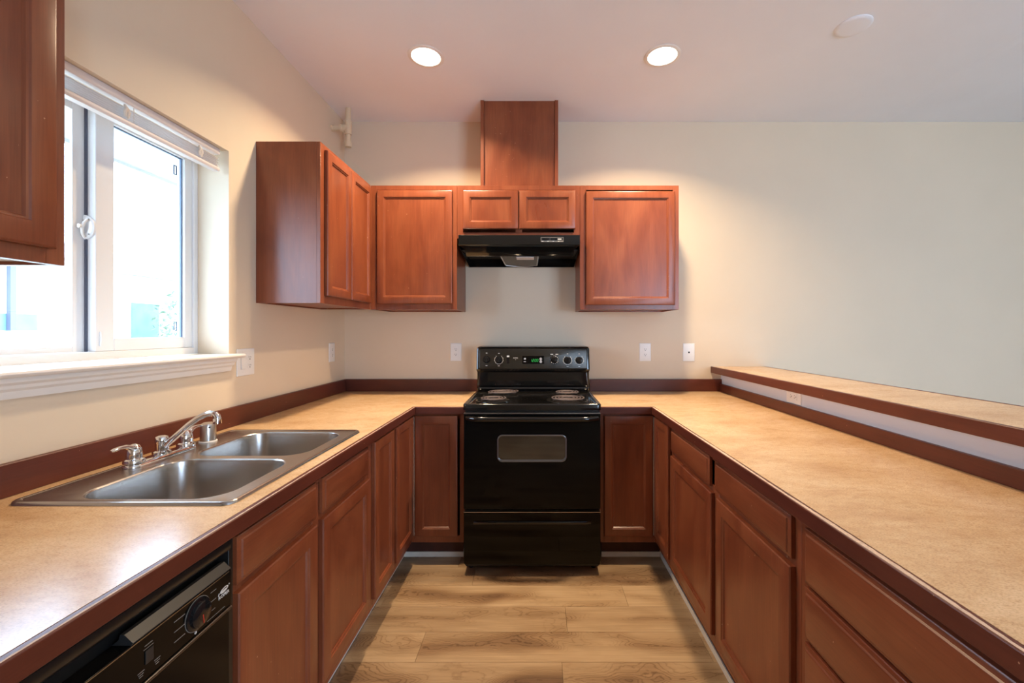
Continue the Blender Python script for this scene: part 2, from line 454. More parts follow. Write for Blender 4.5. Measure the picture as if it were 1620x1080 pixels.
# half wall under the bar
struct(B(1.342, 1.52, 0.20, YB, 0, 1.052).build('wall_bar', 'wall_white'))

# ------------------------------------------------------------------ window 1
FX0, FX1 = -1.605, -1.55
wz0, wz1 = 1.248, 2.172
m = MB()
m.box(FX0, FX1, WY0, WY0+0.022, wz0, wz1).box(FX0, FX1, WY1-0.022, WY1, wz0, wz1)
m.box(FX0, FX1, WY0+0.022, WY1-0.022, wz0, wz0+0.030).box(FX0, FX1, WY0+0.022, WY1-0.022, wz1-0.030, wz1)
win = struct(m.build('window_1', 'vinyl', bevel=0.002))
# sliding sash (right, inner track)
sx0, sx1 = -1.592, -1.558
a0, a1, b0, b1 = 1.505, WY1-0.0225, wz0+0.0305, wz1-0.0305
m = MB()
m.box(sx0, sx1, a0, a0+0.066, b0, b1).box(sx0, sx1, a1-0.040, a1, b0, b1)
m.box(sx0, sx1, a0+0.066, a1-0.040, b0, b0+0.046).box(sx0, sx1, a0+0.066, a1-0.040, b1-0.030, b1)
sash = m.build('sliding_sash', 'vinyl', win, bevel=0.0025)
B(-1.582, -1.578, a0+0.060, a1-0.035, b0+0.04, b1-0.025).build('pane', 'glass', sash)
m = MB()
for (ya, yb, za, zb) in ((a0+0.066, a0+0.069, b0+0.046, b1-0.03), (a1-0.046, a1-0.040, b0+0.046, b1-0.03), (a0+0.069, a1-0.046, b1-0.034, b1-0.03)):
    m.box(-1.5772, -1.570, ya, yb, za, zb)
m.build('glazing_gasket', plain('blue_grey_gasket', sr(96, 116, 140), 0.5).m, sash)
for zz in (b0+0.075, b1-0.11):
    fn = facing('E', -1.577); m = MB()
    for (ua, ub, va, vb) in ((0, 0.016, 0, 0.003), (0, 0.016, 0.037, 0.04), (0, 0.003, 0.003, 0.037), (0.013, 0.016, 0.003, 0.037)):
        fbox(m, fn, a1-0.078+ua, a1-0.078+ub, zz+va, zz+vb, 0, 0.003)
    m.build('sash_tab', 'pole', sash)
# fixed left light on the outer track
m = MB()
fx0, fx1 = -1.602, -1.593
m.box(fx0, fx1, 1.462, 1.512, b0, b1).box(fx0, fx1, WY0+0.0225, WY0+0.055, b0, b1)
m.box(fx0, fx1, WY0+0.055, 1.462, b0, b0+0.020).box(fx0, fx1, WY0+0.055, 1.462, b1-0.030, b1)
fs = m.build('fixed_sash', 'vinyl', win, bevel=0.0015)
B(-1.599, -1.596, WY0+0.05, 1.466, b0+0.015, b1-0.025).build('pane', 'glass', fs)
B(-1.5925, -1.585, 1.4995, 1.5045, b0, b1).build('weather_strip', 'pole', fs)
# cam latch on the meeting stile
fn = lambda u, v, w: Vector((u, 1.5045 - w, v))
prof = [(-1.5915 + 0.036*math.cos(-PI/2 + PI*k/14), 1.716 + 0.043*math.sin(-PI/2 + PI*k/14)) for k in range(15)]
sc2 = lambda k: [(-1.5915 + (u+1.5915)*k, 1.716 + (v-1.716)*k) for u, v in prof]
lt = MB().rings([[fn(u, v, 0.0) for u, v in prof], [fn(u, v, 0.006) for u, v in prof], [fn(u, v, 0.010) for u, v in sc2(0.88)], [fn(u, v, 0.011) for u, v in sc2(0.60)], [fn(u, v, 0.007) for u, v in sc2(0.50)]]).build('sash_latch', 'vinyl', win, angle=25)
MB().tube([(-1.572, 1.490, 1.742), (-1.578, 1.486, 1.730), (-1.583, 1.484, 1.712), (-1.584, 1.486, 1.690), (-1.582, 1.490, 1.678)], [0.004, 0.005, 0.0055, 0.005, 0.004], 10).build('latch_lever', 'trimwhite', lt)
MB().lathe([(0.003, -0.006), (0.0075, -0.004), (0.0085, 0.0), (0.0075, 0.004), (0.003, 0.006)], (-1.587, 1.478, 1.716), (0, -1, 0), 16).build('latch_knob', 'trimwhite', lt)
for zz in (1.742, 1.690): MB().lathe([(0.003, 0.0), (0.003, 0.0012)], (-1.570, 1.4938, zz), (0, -1, 0), 10).build('screw', 'markdim', lt)
MB().tube([(-1.556, 1.520, b0+0.020), (-1.553, 1.520, b0+0.045), (-1.556, 1.520, b0+0.070)], 0.0028, 8).build('sash_stop', 'vinyl', win)
# sill board and moulded apron
m = MB()
m.box(-1.5495, XL, WY0, WY1, WZ0, wz0-0.001)
prof = [(XL, WZ0), (XL+0.040, WZ0), (XL+0.048, WZ0+0.004), (XL+0.051, WZ0+0.010), (XL+0.048, WZ0+0.016), (XL+0.040, wz0-0.001), (XL, wz0-0.001)]
m.extrude(prof, lambda p, y: Vector((p[0], y, p[1])), 0.985, 1.992)
m.build('window_sill', 'trimwhite', win, bevel=0.001)
prof = [(XL+0.0005, 1.170), (XL+0.010, 1.170), (XL+0.012, 1.178), (XL+0.014, 1.190), (XL+0.018, 1.194), (XL+0.022, 1.198), (XL+0.024, 1.207), (XL+0.032, 1.215), (XL+0.034, WZ0-0.0005), (XL+0.0005, WZ0-0.0005)]
MB().extrude(prof, lambda p, y: Vector((p[0], y + (0.4*(p[0]-XL) if y > 1.5 else 0), p[1])), 1.010, 1.945).build('sill_apron', 'trimwhite', win, angle=20)

# blind, raised
bl = thing('window_blind', 'white horizontal blind fully raised at the top of the window', 'blind', (-1.442, 1.49, 2.07))
y0, y1 = WY0+0.012, 1.921
prof = [(-1.457, 2.171), (-1.457, 2.144), (-1.432, 2.144), (-1.429, 2.148), (-1.4285, 2.166), (-1.431, 2.171)]
MB().extrude(prof, lambda p, y: Vector((p[0], y, p[1])), y0, y1).build('headrail', 'blind', bl)
for k in range(6):
    z = 2.127 - k*0.0072
    prof = [(-1.4550, z), (-1.4425, z+0.0018), (-1.430, z), (-1.430, z-0.0008), (-1.4425, z+0.0008), (-1.4550, z-0.0008)]
    MB().extrude(prof, lambda p, y: Vector((p[0], y, p[1])), y0+0.004, y1-0.004).build('slat', 'blind', bl)
prof = [(-1.455, 2.086), (-1.455, 2.068), (-1.430, 2.068), (-1.427, 2.074), (-1.427, 2.080), (-1.430, 2.086)]
MB().extrude(prof, lambda p, y: Vector((p[0], y, p[1])), y0+0.002, y1-0.002).build('bottom_rail', 'blind', bl)
for yc in (1.18, 1.475, 1.80):
    m = MB().tube([(-1.4265, yc, 2.135), (-1.4235, yc+0.004, 2.122), (-1.4235, yc-0.002, 2.108), (-1.4265, yc+0.003, 2.094)], [0.003, 0.006, 0.005, 0.004], 8)
    m.tube([(-1.4265, yc+0.010, 2.130), (-1.4235, yc+0.013, 2.112), (-1.4255, yc+0.011, 2.090)], [0.002, 0.005, 0.003], 8)
    m.build('ladder_clip', 'clip', bl)
MB().tube([(-1.437, 1.52, 2.144), (-1.437, 1.52, 2.069)], 0.0012, 6).build('lift_cord', 'clip', bl)

# ------------------------------------------------------------------ outside the window
struct(B(-40, -1.62, -25, 40, -0.5, -0.45).build('ground', 'ground'))
m = MB().box(-2.2, -1.615, -2, 5.5, 2.25, 2.275).box(-2.225, -2.2, -2, 5.5, 2.235, 2.40)
struct(m.build('trim_6', plain('eave_paint', sr(160, 162, 168), 0.6).m))
hs = thing('neighbour_house', 'washed-out white house with teal window panes, seen through the left window pane', 'house', (-8.5, 6.5, -0.5))
B(-12, -8.0, 3.0, 8.2, -0.45, 2.55).build('wall', 'house', hs)
MB().raw([(-12.3,2.7,2.55),(-7.7,2.7,2.55),(-7.7,8.5,2.55),(-12.3,8.5,2.55),(-10,2.7,3.3),(-10,8.5,3.3)], [(0,3,2,1),(0,1,4),(2,3,5),(1,2,5,4),(3,0,4,5)]).build('roof', 'roof', hs)
for (ya, yb) in ((5.62, 6.10), (6.16, 6.42), (6.50, 6.80)):
    w = B(-8.0, -7.97, ya-0.03, yb+0.03, 1.33, 2.18).build('window_frame', 'house', hs)
    B(-7.97, -7.965, ya, yb, 1.36, 1.62).build('pane', 'teal', w)
B(-7.96, -7.90, 6.40, 6.47, 1.36, 2.5).build('downpipe', 'pole', hs)
h2 = thing('neighbour_house', 'faint pale house beside the tree, seen through the sliding pane', 'house', (-13, 14, -0.5))
B(-17, -12, 10.5, 14.6, -0.45, 3.0).build('wall', 'house', h2)
MB().raw([(-17.3,10.2,3.0),(-11.7,10.2,3.0),(-11.7,14.9,3.0),(-17.3,14.9,3.0),(-14.5,10.2,3.9),(-14.5,14.9,3.9)], [(0,3,2,1),(0,1,4),(2,3,5),(1,2,5,4),(3,0,4,5)]).build('roof', 'roof', h2)
B(-12.0, -11.96, 12.6, 13.5, 1.0, 2.2).build('window_pane', 'teal', h2)
tr_ = thing('tree', 'pale leafy tree outside, seen through the sliding pane', 'tree', (-10.5, 13.5, -0.5))
m = MB().tube([(-10.5, 13.5, -0.45), (-10.4, 13.5, 0.6), (-10.5, 13.4, 1.6)], [0.14, 0.11, 0.06], 8)
for a in range(5): m.tube([(-10.45, 13.5, 0.7+0.1*a), (-10.45+0.7*math.cos(a*1.3), 13.5+0.7*math.sin(a*1.3), 1.5+0.1*a)], [0.05, 0.02], 6)
m.build('trunk', 'bark', tr_)
m = MB()
for k in range(900):
    a = random.uniform(0, 2*PI); e = random.uniform(-1, 1); rr = random.uniform(0.5, 1)**0.5
    c = Vector((-10.5+1.25*rr*math.cos(a)*math.sqrt(1-e*e), 13.5+1.25*rr*math.sin(a)*math.sqrt(1-e*e), 1.6+1.25*rr*e))
    u = Vector((random.gauss(0,1), random.gauss(0,1), random.gauss(0,1))).normalized(); v = u.cross(Vector((random.gauss(0,1), random.gauss(0,1), random.gauss(0,1)))).normalized()
    s_ = random.uniform(0.06, 0.11)
    m.raw([c-u*s_, c+v*s_*0.5, c+u*s_, c-v*s_*0.5], [(0,1,2,3)])
m.build('foliage', 'leaf', tr_, norm=False)

# ------------------------------------------------------------------ base cabinets
ZF, ZT = 0.124, 0.8745
XLf, XRf, YBf = -0.731, 0.691, 2.481      # face frame planes
DZ0, DZ1 = 0.170, 0.862

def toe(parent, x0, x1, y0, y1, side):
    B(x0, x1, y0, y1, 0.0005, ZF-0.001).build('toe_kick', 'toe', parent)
    if side == 'E': B(x1, x1+0.006, y0, y1, 0.0005, 0.028).build('floor_strip', 'strip', parent)
    if side == 'W': B(x0-0.006, x0, y0, y1, 0.0005, 0.028).build('floor_strip', 'strip', parent)
    if side == 'S': B(x0, x1, y0-0.006, y0, 0.0005, 0.030).build('floor_strip', 'strip', parent)

# left corner
c1 = thing('corner_base_cabinet', 'wood corner base cabinet just left of the black stove, two doors meeting in the corner', 'cabinet', (-0.9, 2.7, 0))
face_frame(c1, 'S', YBf, -0.752, -0.413, ZF, ZT)
m = MB(); fn = facing('E', XLf)
fbox(m, fn, 2.147, 2.165, ZF, ZT, -0.02, 0); fbox(m, fn, 2.165, 2.480, ZF, DZ0+0.006, -0.02, 0); fbox(m, fn, 2.165, 2.480, DZ1-0.012, ZT, -0.02, 0)
m.build('face_frame', 'wood_z', c1)
m = MB()
m.box(-1.385, -0.752, 2.147, 2.163, ZF, ZT).box(-0.429, -0.413, 2.502, 3.09, ZF, ZT).box(-1.385, -0.43, 3.09, 3.096, ZF, ZT).box(-1.391, -1.385, 2.147, 3.09, ZF, ZT)
m.box(-1.385, -0.752, 2.164, 3.09, ZF, ZF+0.016).box(-0.752, -0.43, 2.502, 3.09, ZF, ZF+0.016)
m.build('carcass', 'wood_z', c1)
door(c1, 'S', YBf, -0.7085, -0.4605, DZ0-0.005, DZ1, stile=0.044)
door(c1, 'E', XLf, 2.170, 2.458, DZ0, DZ1, stile=0.044)
MB().box(-0.7122, -0.7095, 2.4595, 2.4618, DZ0+0.004, DZ1-0.004).build('hinge_seam', 'seam', c1)
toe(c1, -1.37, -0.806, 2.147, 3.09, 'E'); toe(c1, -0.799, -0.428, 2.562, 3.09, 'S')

# narrow left
c2 = thing('base_cabinet', 'narrow wood base cabinet with one full height door, between sink cabinet and left corner', 'cabinet', (-1.05, 2.0, 0))
face_frame(c2, 'E', XLf, 1.857, 2.146, ZF, ZT); carcass(c2, 'E', XLf, 0.655, 1.857, 2.146, ZF, ZT)
door(c2, 'E', XLf, 1.880, 2.132, DZ0, DZ1, stile=0.044)
toe(c2, -1.37, -0.806, 1.857, 2.146, 'E')

# sink base
c3 = thing('sink_base_cabinet', 'wide reddish wood cabinet under the sink with two doors and two false drawer fronts', 'cabinet', (-1.05, 1.43, 0))
face_frame(c3, 'E', XLf, 1.016, 1.856, ZF, ZT, stiles=(1.4055,), rails=(0.733,))
carcass(c3, 'E', XLf, 0.655, 1.016, 1.856, ZF, ZT)
door(c3, 'E', XLf, 1.022, 1.388, DZ0, 0.722, stile=0.05); door(c3, 'E', XLf, 1.424, 1.826, DZ0, 0.722, stile=0.05)
drawer_front(c3, 'E', XLf, 1.022, 1.388, 0.742, 0.858, 'false_drawer_front'); drawer_front(c3, 'E', XLf, 1.428, 1.815, 0.742, 0.858, 'false_drawer_front')
toe(c3, -1.37, -0.806, 1.016, 1.856, 'E')

# right corner
c4 = thing('corner_base_cabinet', 'wood corner base cabinet just right of the black stove, two doors meeting in the corner', 'cabinet', (0.9, 2.7, 0))
face_frame(c4, 'S', YBf, 0.357, 0.712, ZF, ZT, w=0.03)
m = MB(); fn = facing('W', XRf)
fbox(m, fn, 2.172, 2.190, ZF, ZT, -0.02, 0); fbox(m, fn, 2.190, 2.480, ZF, DZ0+0.006, -0.02, 0); fbox(m, fn, 2.190, 2.480, DZ1-0.012, ZT, -0.02, 0)
m.build('face_frame', 'wood_z', c4)
m = MB()
m.box(0.712, 1.318, 2.172, 2.188, ZF, ZT).box(0.357, 0.373, 2.502, 3.09, ZF, ZT).box(0.374, 1.318, 3.09, 3.096, ZF, ZT).box(1.318, 1.324, 2.172, 3.09, ZF, ZT)
m.box(0.712, 1.318, 2.189, 3.09, ZF, ZF+0.016).box(0.374, 0.712, 2.502, 3.09, ZF, ZF+0.016)
m.build('carcass', 'wood_z', c4)
door(c4, 'S', YBf, 0.3875, 0.6685, DZ0-0.005, DZ1, stile=0.044)
door(c4, 'W', XRf, 2.206, 2.458, DZ0, DZ1, stile=0.044)
MB().box(0.6695, 0.6722, 2.4595, 2.4618, DZ0+0.004, DZ1-0.004).build('hinge_seam', 'seam', c4)
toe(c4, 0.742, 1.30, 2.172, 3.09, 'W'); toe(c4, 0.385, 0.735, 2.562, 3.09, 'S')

c5 = thing('base_cabinet', 'wide reddish wood base cabinet right of the floor, two drawers above two doors', 'cabinet', (1.0, 1.65, 0))
face_frame(c5, 'W', XRf, 1.116, 2.171, ZF, ZT, stiles=(1.640,), rails=(0.733,))
carcass(c5, 'W', XRf, 0.63, 1.116, 2.171, ZF, ZT)
door(c5, 'W', XRf, 1.139, 1.612, DZ0, 0.722, stile=0.05); door(c5, 'W', XRf, 1.658, 2.163, DZ0, 0.722, stile=0.05)
drawer_front(c5, 'W', XRf, 1.142, 1.622, 0.742, 0.858); drawer_front(c5, 'W', XRf, 1.682, 2.160, 0.742, 0.858)
toe(c5, 0.742, 1.30, 1.116, 2.171, 'W')

c6 = thing('drawer_base_cabinet', 'reddish wood base cabinet of stacked wide drawers, nearest at the lower right', 'cabinet', (1.0, 0.75, 0))
face_frame(c6, 'W', XRf, 0.335, 1.115, ZF, ZT, rails=(0.7085, 0.5675, 0.38))
carcass(c6, 'W', XRf, 0.63, 0.335, 1.115, ZF, ZT)
for v0, v1 in ((0.7135, 0.852), (0.5725, 0.7045), (0.385, 0.5635), (DZ0, 0.375)):
    drawer_front(c6, 'W', XRf, 0.365, 1.083, v0, v1)
toe(c6, 0.742, 1.30, 0.335, 1.115, 'W')

# ------------------------------------------------------------------ worktops
CZ0, CZ1 = 0.8755, 0.914
XLe, XRe, YBe = -0.7015, 0.658, 2.4525
NW = 0.019
SX0, SX1, SY0, SY1 = -1.335, -0.765, 1.065, 1.862     # sink rim
hx0, hx1, hy0, hy1 = SX0+0.02, SX1-0.02, SY0+0.02, SY1-0.02
w1 = thing('worktop', 'tan laminate worktop on the left that carries the sink, with dark wood edge', 'worktop', (-1.05, 1.7, CZ0))
m = MB(); xe = XLe - NW
m.box(XL+0.001, hx0, 0.30, 3.117, CZ0, CZ1).box(hx1, xe, 0.30, 3.117, CZ0, CZ1).box(hx0, hx1, 0.30, hy0, CZ0, CZ1).box(hx0, hx1, hy1, 3.117, CZ0, CZ1)
m.box(xe, -0.412, YBe+NW, 3.117, CZ0, CZ1)
m.build('laminate_surface', 'laminate', w1)
def nosing(parent, x0, x1, y0, y1, ax, z0=CZ0-0.002, z1=CZ1+0.0006):
    return B(x0, x1, y0, y1, z0, z1).build('wood_edge', 'edge_'+ax, parent, bevel=0.003)
nosing(w1, xe+0.0003, XLe, 0.30, YBe+NW, 'y'); nosing(w1, XLe+0.0003, -0.412, YBe, YBe+NW-0.0003, 'x')
def worn(parent, xa, sgn, y0, y1, wbase):
    m = MB(); y = y0; vs = []; 
    n = int((y1-y0)/0.012)
    for i in range(n+1):
        y = y0 + (y1-y0)*i/n
        wd = wbase + random.uniform(-0.0010, 0.0010) + (0.002*math.sin(y*9) if wbase > 0.004 else 0)
        vs.append((y, wd))
    loops = [[Vector((xa, y, CZ1+0.0001)), Vector((xa, y, CZ1+0.0010)), Vector((xa+sgn*wd, y, CZ1+0.0010)), Vector((xa+sgn*wd, y, CZ1+0.0001))] for y, wd in vs]
    m.rings(loops); return m.build('worn_edge_strip', 'worn', parent)
worn(w1, XLe-0.0030, -1, 0.31, YBe-0.01, 0.0035)
SPZ, SPT = 1.0025, 0.020
def splash(parent, x0, x1, y0, y1, z1, ax): return B(x0, x1, y0, y1, CZ1+0.0003, z1).build('backsplash', 'edge_'+ax, parent, bevel=0.0025)
splash(w1, XL+0.001, XL+SPT, 0.30, 3.0965, SPZ, 'y'); splash(w1, XL+0.001, -0.437, 3.098, 3.117, SPZ, 'x')
w2 = thing('worktop', 'long tan laminate worktop on the right below the raised bar, chipped dark wood edge', 'worktop', (1.0, 1.7, CZ0))
m = MB(); xe2 = XRe + NW
m.box(xe2, 1.341, 0.30, 3.117, CZ0, CZ1).box(0.356, xe2, YBe+NW, 3.117, CZ0, CZ1)
m.build('laminate_surface', 'laminate', w2)
nosing(w2, XRe, xe2-0.0003, 0.30, YBe+NW, 'y'); nosing(w2, 0.356, XRe-0.0003, YBe, YBe+NW-0.0003, 'x')
worn(w2, XRe+0.0028, 1, 0.31, YBe-0.01, 0.0082)
splash(w2, 1.322, 1.341, 0.30, 3.0965, 0.971, 'y'); splash(w2, 0.381, 1.341, 3.098, 3.117, SPZ, 'x')

w3 = thing('bar_top', 'raised breakfast bar with tan laminate top and dark wood edge, on the half wall', 'bar counter', (1.47, 1.65, 1.0525))
B(1.283, 1.650, 0.12, 3.117, 1.0525, 1.094).build('laminate_surface', 'laminate', w3)
B(1.266, 1.2827, 0.12, 3.117, 1.048, 1.0948).build('wood_edge', 'edge_y', w3, bevel=0.003)
B(1.6503, 1.667, 0.12, 3.117, 1.048, 1.0948).build('wood_edge', 'edge_y', w3, bevel=0.003)

# ------------------------------------------------------------------ sink
sk = thing('kitchen_sink', 'double bowl stainless steel sink set in the left worktop below the window', 'sink', ((SX0+SX1)/2, (SY0+SY1)/2, CZ1))
flat = lambda z: (lambda u, v, w: Vector((u, v, z + w)))
zt = CZ1 + 0.005
holes = [(-1.212, -0.823, 1.102, 1.442), (-1.212, -0.823, 1.484, 1.826)]
def loop2(r, i, rad, z, n=8): return rrect(flat(z), r[0]+i, r[1]-i, r[2]+i, r[3]-i, max(rad-i, 0.004), 0, n)
out = (SX0, SX1, SY0, SY1)
m = MB()
L = [loop2(out, 0, 0.03, CZ1+0.0004), loop2(out, 0.002, 0.03, CZ1+0.006), loop2(out, 0.006, 0.03, CZ1+0.0088), loop2(out, 0.011, 0.03, CZ1+0.0080), loop2(out, 0.017, 0.03, zt)]
m.rings(L, False, False)
bm = m.bm; bm.verts.ensure_lookup_table()
edges = []
def addloop(pts):
    V = [bm.verts.new(p) for p in pts]
    return [bm.edges.new((V[i], V[(i+1) % len(V)])) for i in range(len(V))]
ou = addloop(L[-1]); e = list(ou)
for h in holes: e += addloop(loop2(h, -0.006, 0.075, zt))
bmesh.ops.triangle_fill(bm, use_beauty=True, edges=e)
for h in holes: m.rings([loop2(h, -0.006, 0.075, zt), loop2(h, -0.003, 0.075, zt-0.0006), loop2(h, 0.0, 0.075, zt-0.004)], False, False)
bmesh.ops.remove_doubles(bm, verts=bm.verts, dist=0.00005)
m.build('sink_deck', 'steel', sk, wn=True, angle=50)
for h in holes:
    m = MB(); fnl = []
    for i, z in ((0, zt-0.004), (0.003, zt-0.020), (0.010, zt-0.120), (0.016, zt-0.150), (0.026, zt-0.168), (0.040, zt-0.177), (0.060, zt-0.180)):
        fnl.append(loop2(h, i, 0.075+i*0.3, z))
    m.rings(fnl, False, True)
    bs = m.build('basin', 'steel', sk, angle=60)
    cx, cy = (h[0]+h[1])/2, (h[2]+h[3])/2
    MB().lathe([(0.045, 0.0), (0.045, 0.002), (0.036, 0.003), (0.032, -0.0008)], (cx, cy, zt-0.1795)).build('drain', 'chrome', bs)
    MB().lathe([(0.006, 0.0), (0.006, 0.008), (0.003, 0.010)], (cx, cy, zt-0.1775), n=12).build('strainer', 'chrome', bs)

# faucet
fx, fy, fz = -1.285, 1.460, zt
fc = thing('kitchen_faucet', 'chrome two handle kitchen faucet at the back of the sink', 'faucet', (fx, fy, fz))
m = MB()
prof = []
def oval(dx, i, z, n=40):
    o = []
    for k in range(n):
        a = 2*PI*k/n; r = 0.030 - i
        yc = 0.100 if math.sin(a) >= 0 else -0.100
        o.append(Vector((fx + r*math.cos(a)*0.95, fy + yc + r*math.sin(a), z)))
    return o
m.rings([oval(0, 0, fz+0.0003), oval(0, 0, fz+0.006), oval(0, 0.003, fz+0.011), oval(0, 0.010, fz+0.014)])
m.build('base_plate', 'chrome', fc)
for s in (-1, 1):
    yc = fy + s*0.100
    h = MB().lathe([(0.028, 0.010), (0.028, 0.018), (0.0265, 0.024), (0.021, 0.027), (0.0205, 0.030), (0.021, 0.040), (0.019, 0.056), (0.013, 0.068), (0.004, 0.073)], (fx, yc, fz))
    h = h.build('handle', 'chrome', fc)
    d = Vector((0.06 if s < 0 else -0.05, s*1.0, 0)).normalized()
    o = Vector((fx, yc, fz))
    pts = [o+Vector((0,0,0.045))-d*0.002, o+Vector((0,0,0.062))+d*0.010, o+Vector((0,0,0.071))+d*0.030, o+Vector((0,0,0.073))+d*0.050, o+Vector((0,0,0.071))+d*0.070, o+Vector((0,0,0.070))+d*0.080]
    MB().tube(pts, [0.018, 0.015, 0.0105, 0.0085, 0.0085, 0.0045], 16, flat=0.6).build('lever', 'chrome', h)
MB().lathe([(0.026, 0.010), (0.026, 0.022), (0.019, 0.026), (0.018, 0.050), (0.0195, 0.054), (0.020, 0.064), (0.017, 0.071), (0.008, 0.075)], (fx, fy, fz)).build('spout_hub', 'chrome', fc)
dv = Vector((0.99, -0.02, 0)).normalized(); o = Vector((fx, fy, fz))
P = [(0.012, 0.040), (0.035, 0.060), (0.065, 0.086), (0.095, 0.112), (0.125, 0.134), (0.150, 0.147), (0.170, 0.151), (0.184, 0.149), (0.191, 0.142), (0.193, 0.132)]
sp = MB().tube([o + dv*a + Vector((0, 0, b)) for a, b in P], [0.0095, 0.0100, 0.0095, 0.0095, 0.0095, 0.0095, 0.0100, 0.0108, 0.0112, 0.0112], 18).build('spout', 'chrome', fc)
MB().lathe([(0.0118, 0), (0.0125, -0.004), (0.0125, -0.018), (0.0105, -0.019)], o + dv*0.1932 + Vector((0, 0, 0.135))).build('aerator', 'chrome', sp)

ag = thing('air_gap', 'small brushed metal air gap cap standing on the sink deck behind the spout', 'air gap', (-1.287, 1.668, zt))
MB().lathe([(0.030, 0.0005), (0.030, 0.005), (0.028, 0.006)], (-1.287, 1.668, zt)).build('base_ring', 'plate', ag)
MB().lathe([(0.0262, 0.0062), (0.0262, 0.064), (0.0235, 0.071), (0.016, 0.075), (0.004, 0.0765)], (-1.287, 1.668, zt)).build('cap', 'chromedull', ag)
a = -0.75
cxx, cyy = -1.287+0.0255*math.cos(a), 1.668+0.0255*math.sin(a)
MB().lathe([(0.0035, 0), (0.0035, 0.0018)], (cxx, cyy, zt+0.060), (math.cos(a), math.sin(a), 0), n=10).build('vent_slot', 'dark', ag)

# ------------------------------------------------------------------ dishwasher
dw = thing('dishwasher', 'black dishwasher under the left worktop near the viewer', 'dishwasher', (-1.0, 0.71, 0))
D0, D1 = 0.407, 1.012
B(-1.33, -0.752, D0, D1, 0.10, 0.868).build('tub_housing', 'blackm', dw)
B(-0.752, -0.722, D1-0.014, D1, 0.10, 0.868).build('side_trim', 'blackm', dw, bevel=0.001)
B(-0.752, -0.722, D0, D0+0.014, 0.10, 0.868).build('side_trim', 'blackm', dw, bevel=0.001)
prof = [(-0.752, 0.868), (-0.752, 0.834), (-0.735, 0.832), (-0.724, 0.836), (-0.717, 0.844), (-0.715, 0.854), (-0.717, 0.863), (-0.724, 0.868)]
MB().extrude(prof, lambda p, y: Vector((p[0], y, p[1])), D0+0.0145, D1-0.0145).build('top_bezel', 'blackm', dw)
pan = B(-0.752, -0.7155, D0+0.015, D1-0.015, 0.714, 0.7955).build('control_panel', 'dwblack', dw, bevel=0.0015)
B(-0.7155, -0.7148, D0+0.03, D1-0.022, 0.7925, 0.794).build('upper_trim_line', 'chromedull', pan)
prof = [(-0.7505, 0.796), (-0.716, 0.796), (-0.7125, 0.8005), (-0.728, 0.815), (-0.736, 0.815), (-0.738, 0.806)]
MB().extrude(prof, lambda p, y: Vector((p[0], y, p[1])), 0.752, 0.992).build('door_latch', 'greyplastic', pan)
m = MB().tube([(-0.7165, D0+0.016, 0.7075), (-0.7165, D1-0.0155, 0.7075)], 0.0042, 12)
m.build('lower_trim_bar', plain('bronze_trim', (0.16, 0.14, 0.12, 1), 0.25, metal=0.9).m, pan)
m = MB().rings([rrect(facing('E', -0.752), D0+0.0155, D1-0.0155, 0.125, 0.7025, 0.006, w) for w in (0.0, 0.030)] + [rrect(facing('E', -0.752), D0+0.0185, D1-0.0185, 0.128, 0.6995, 0.004, 0.0335)])
m.build('door_panel', 'dwblack', dw)
B(-0.79, -0.760, D0+0.002, D1-0.002, 0.001, 0.0995).build('kick_plate', 'blackm', dw)
kb = MB().lathe([(0.0315, 0.0), (0.0315, 0.003), (0.0265, 0.0045), (0.0255, 0.010), (0.023, 0.012), (0.004, 0.0125)], (-0.7155, 0.899, 0.7555), (1, 0, 0), 36).build('cycle_knob', 'knob', pan)
m = MB(); fn = facing('E', -0.7155)
n_ = 40; m.rings([[fn(0.899+r*math.cos(2*PI*k/n_), 0.7555+r*math.sin(2*PI*k/n_), w) for k in range(n_)] for r, w in ((0.0335,0.0001),(0.0335,0.0008),(0.0322,0.0008),(0.0322,0.0001))], False, False)
m.build('dial_ring', 'markdim', pan)
m = MB()
def bar(m, fn, u, v, w_, h_, ang=0, d=0.0008):
    cs, sn_ = math.cos(ang), math.sin(ang)
    q = [(-w_/2,-h_/2),(w_/2,-h_/2),(w_/2,h_/2),(-w_/2,h_/2)]
    q = [(u+a*cs-b*sn_, v+a*sn_+b*cs) for a, b in q]
    m.rings([[fn(a, b, 0.0001) for a, b in q], [fn(a, b, d) for a, b in q]]); return m
for v in (0.777, 0.757, 0.737):
    bar(MB(), fn, 0.853, v, 0.026, 0.0013).build('cycle_marking', 'markdim', pan)
    bar(MB(), fn, 0.942, v, 0.016 if v != 0.737 else 0.010, 0.0013).build('cycle_marking', 'markdim', pan)
bar(MB(), fn, 0.950, 0.7215, 0.052, 0.0010).build('scale_marking', 'markdim', pan)
bar(MB(), fn, 0.785, 0.776, 0.016, 0.0015).build('switch_marking', 'markdim', pan)
bar(MB(), fn, 0.785, 0.770, 0.020, 0.0009).build('switch_marking', 'markdim', pan)
for (u, v) in ((0.770, 0.735), (0.803, 0.735)):
    for k in range(3): bar(MB(), fn, u, v-k*0.0042, 0.013-0.003*k, 0.0012).build('switch_marking', 'markdim', pan)
B(-0.7155, -0.7135, 0.778, 0.794, 0.742, 0.766).build('rocker_switch', 'greyplastic', pan, bevel=0.0005)
m = MB(); 
for k in range(2): pass
m.lathe([(0.0028, 0.0001), (0.0028, 0.001)], (-0.7155, 0.893, 0.7195), (1, 0, 0), 14); m.build('start_dot', 'mark', pan)
m = MB(); bar(m, facing('E', -0.7155+0.0123), 0.899, 0.745, 0.0022, 0.018, 0.12); m.build('knob_pointer', 'red', kb)
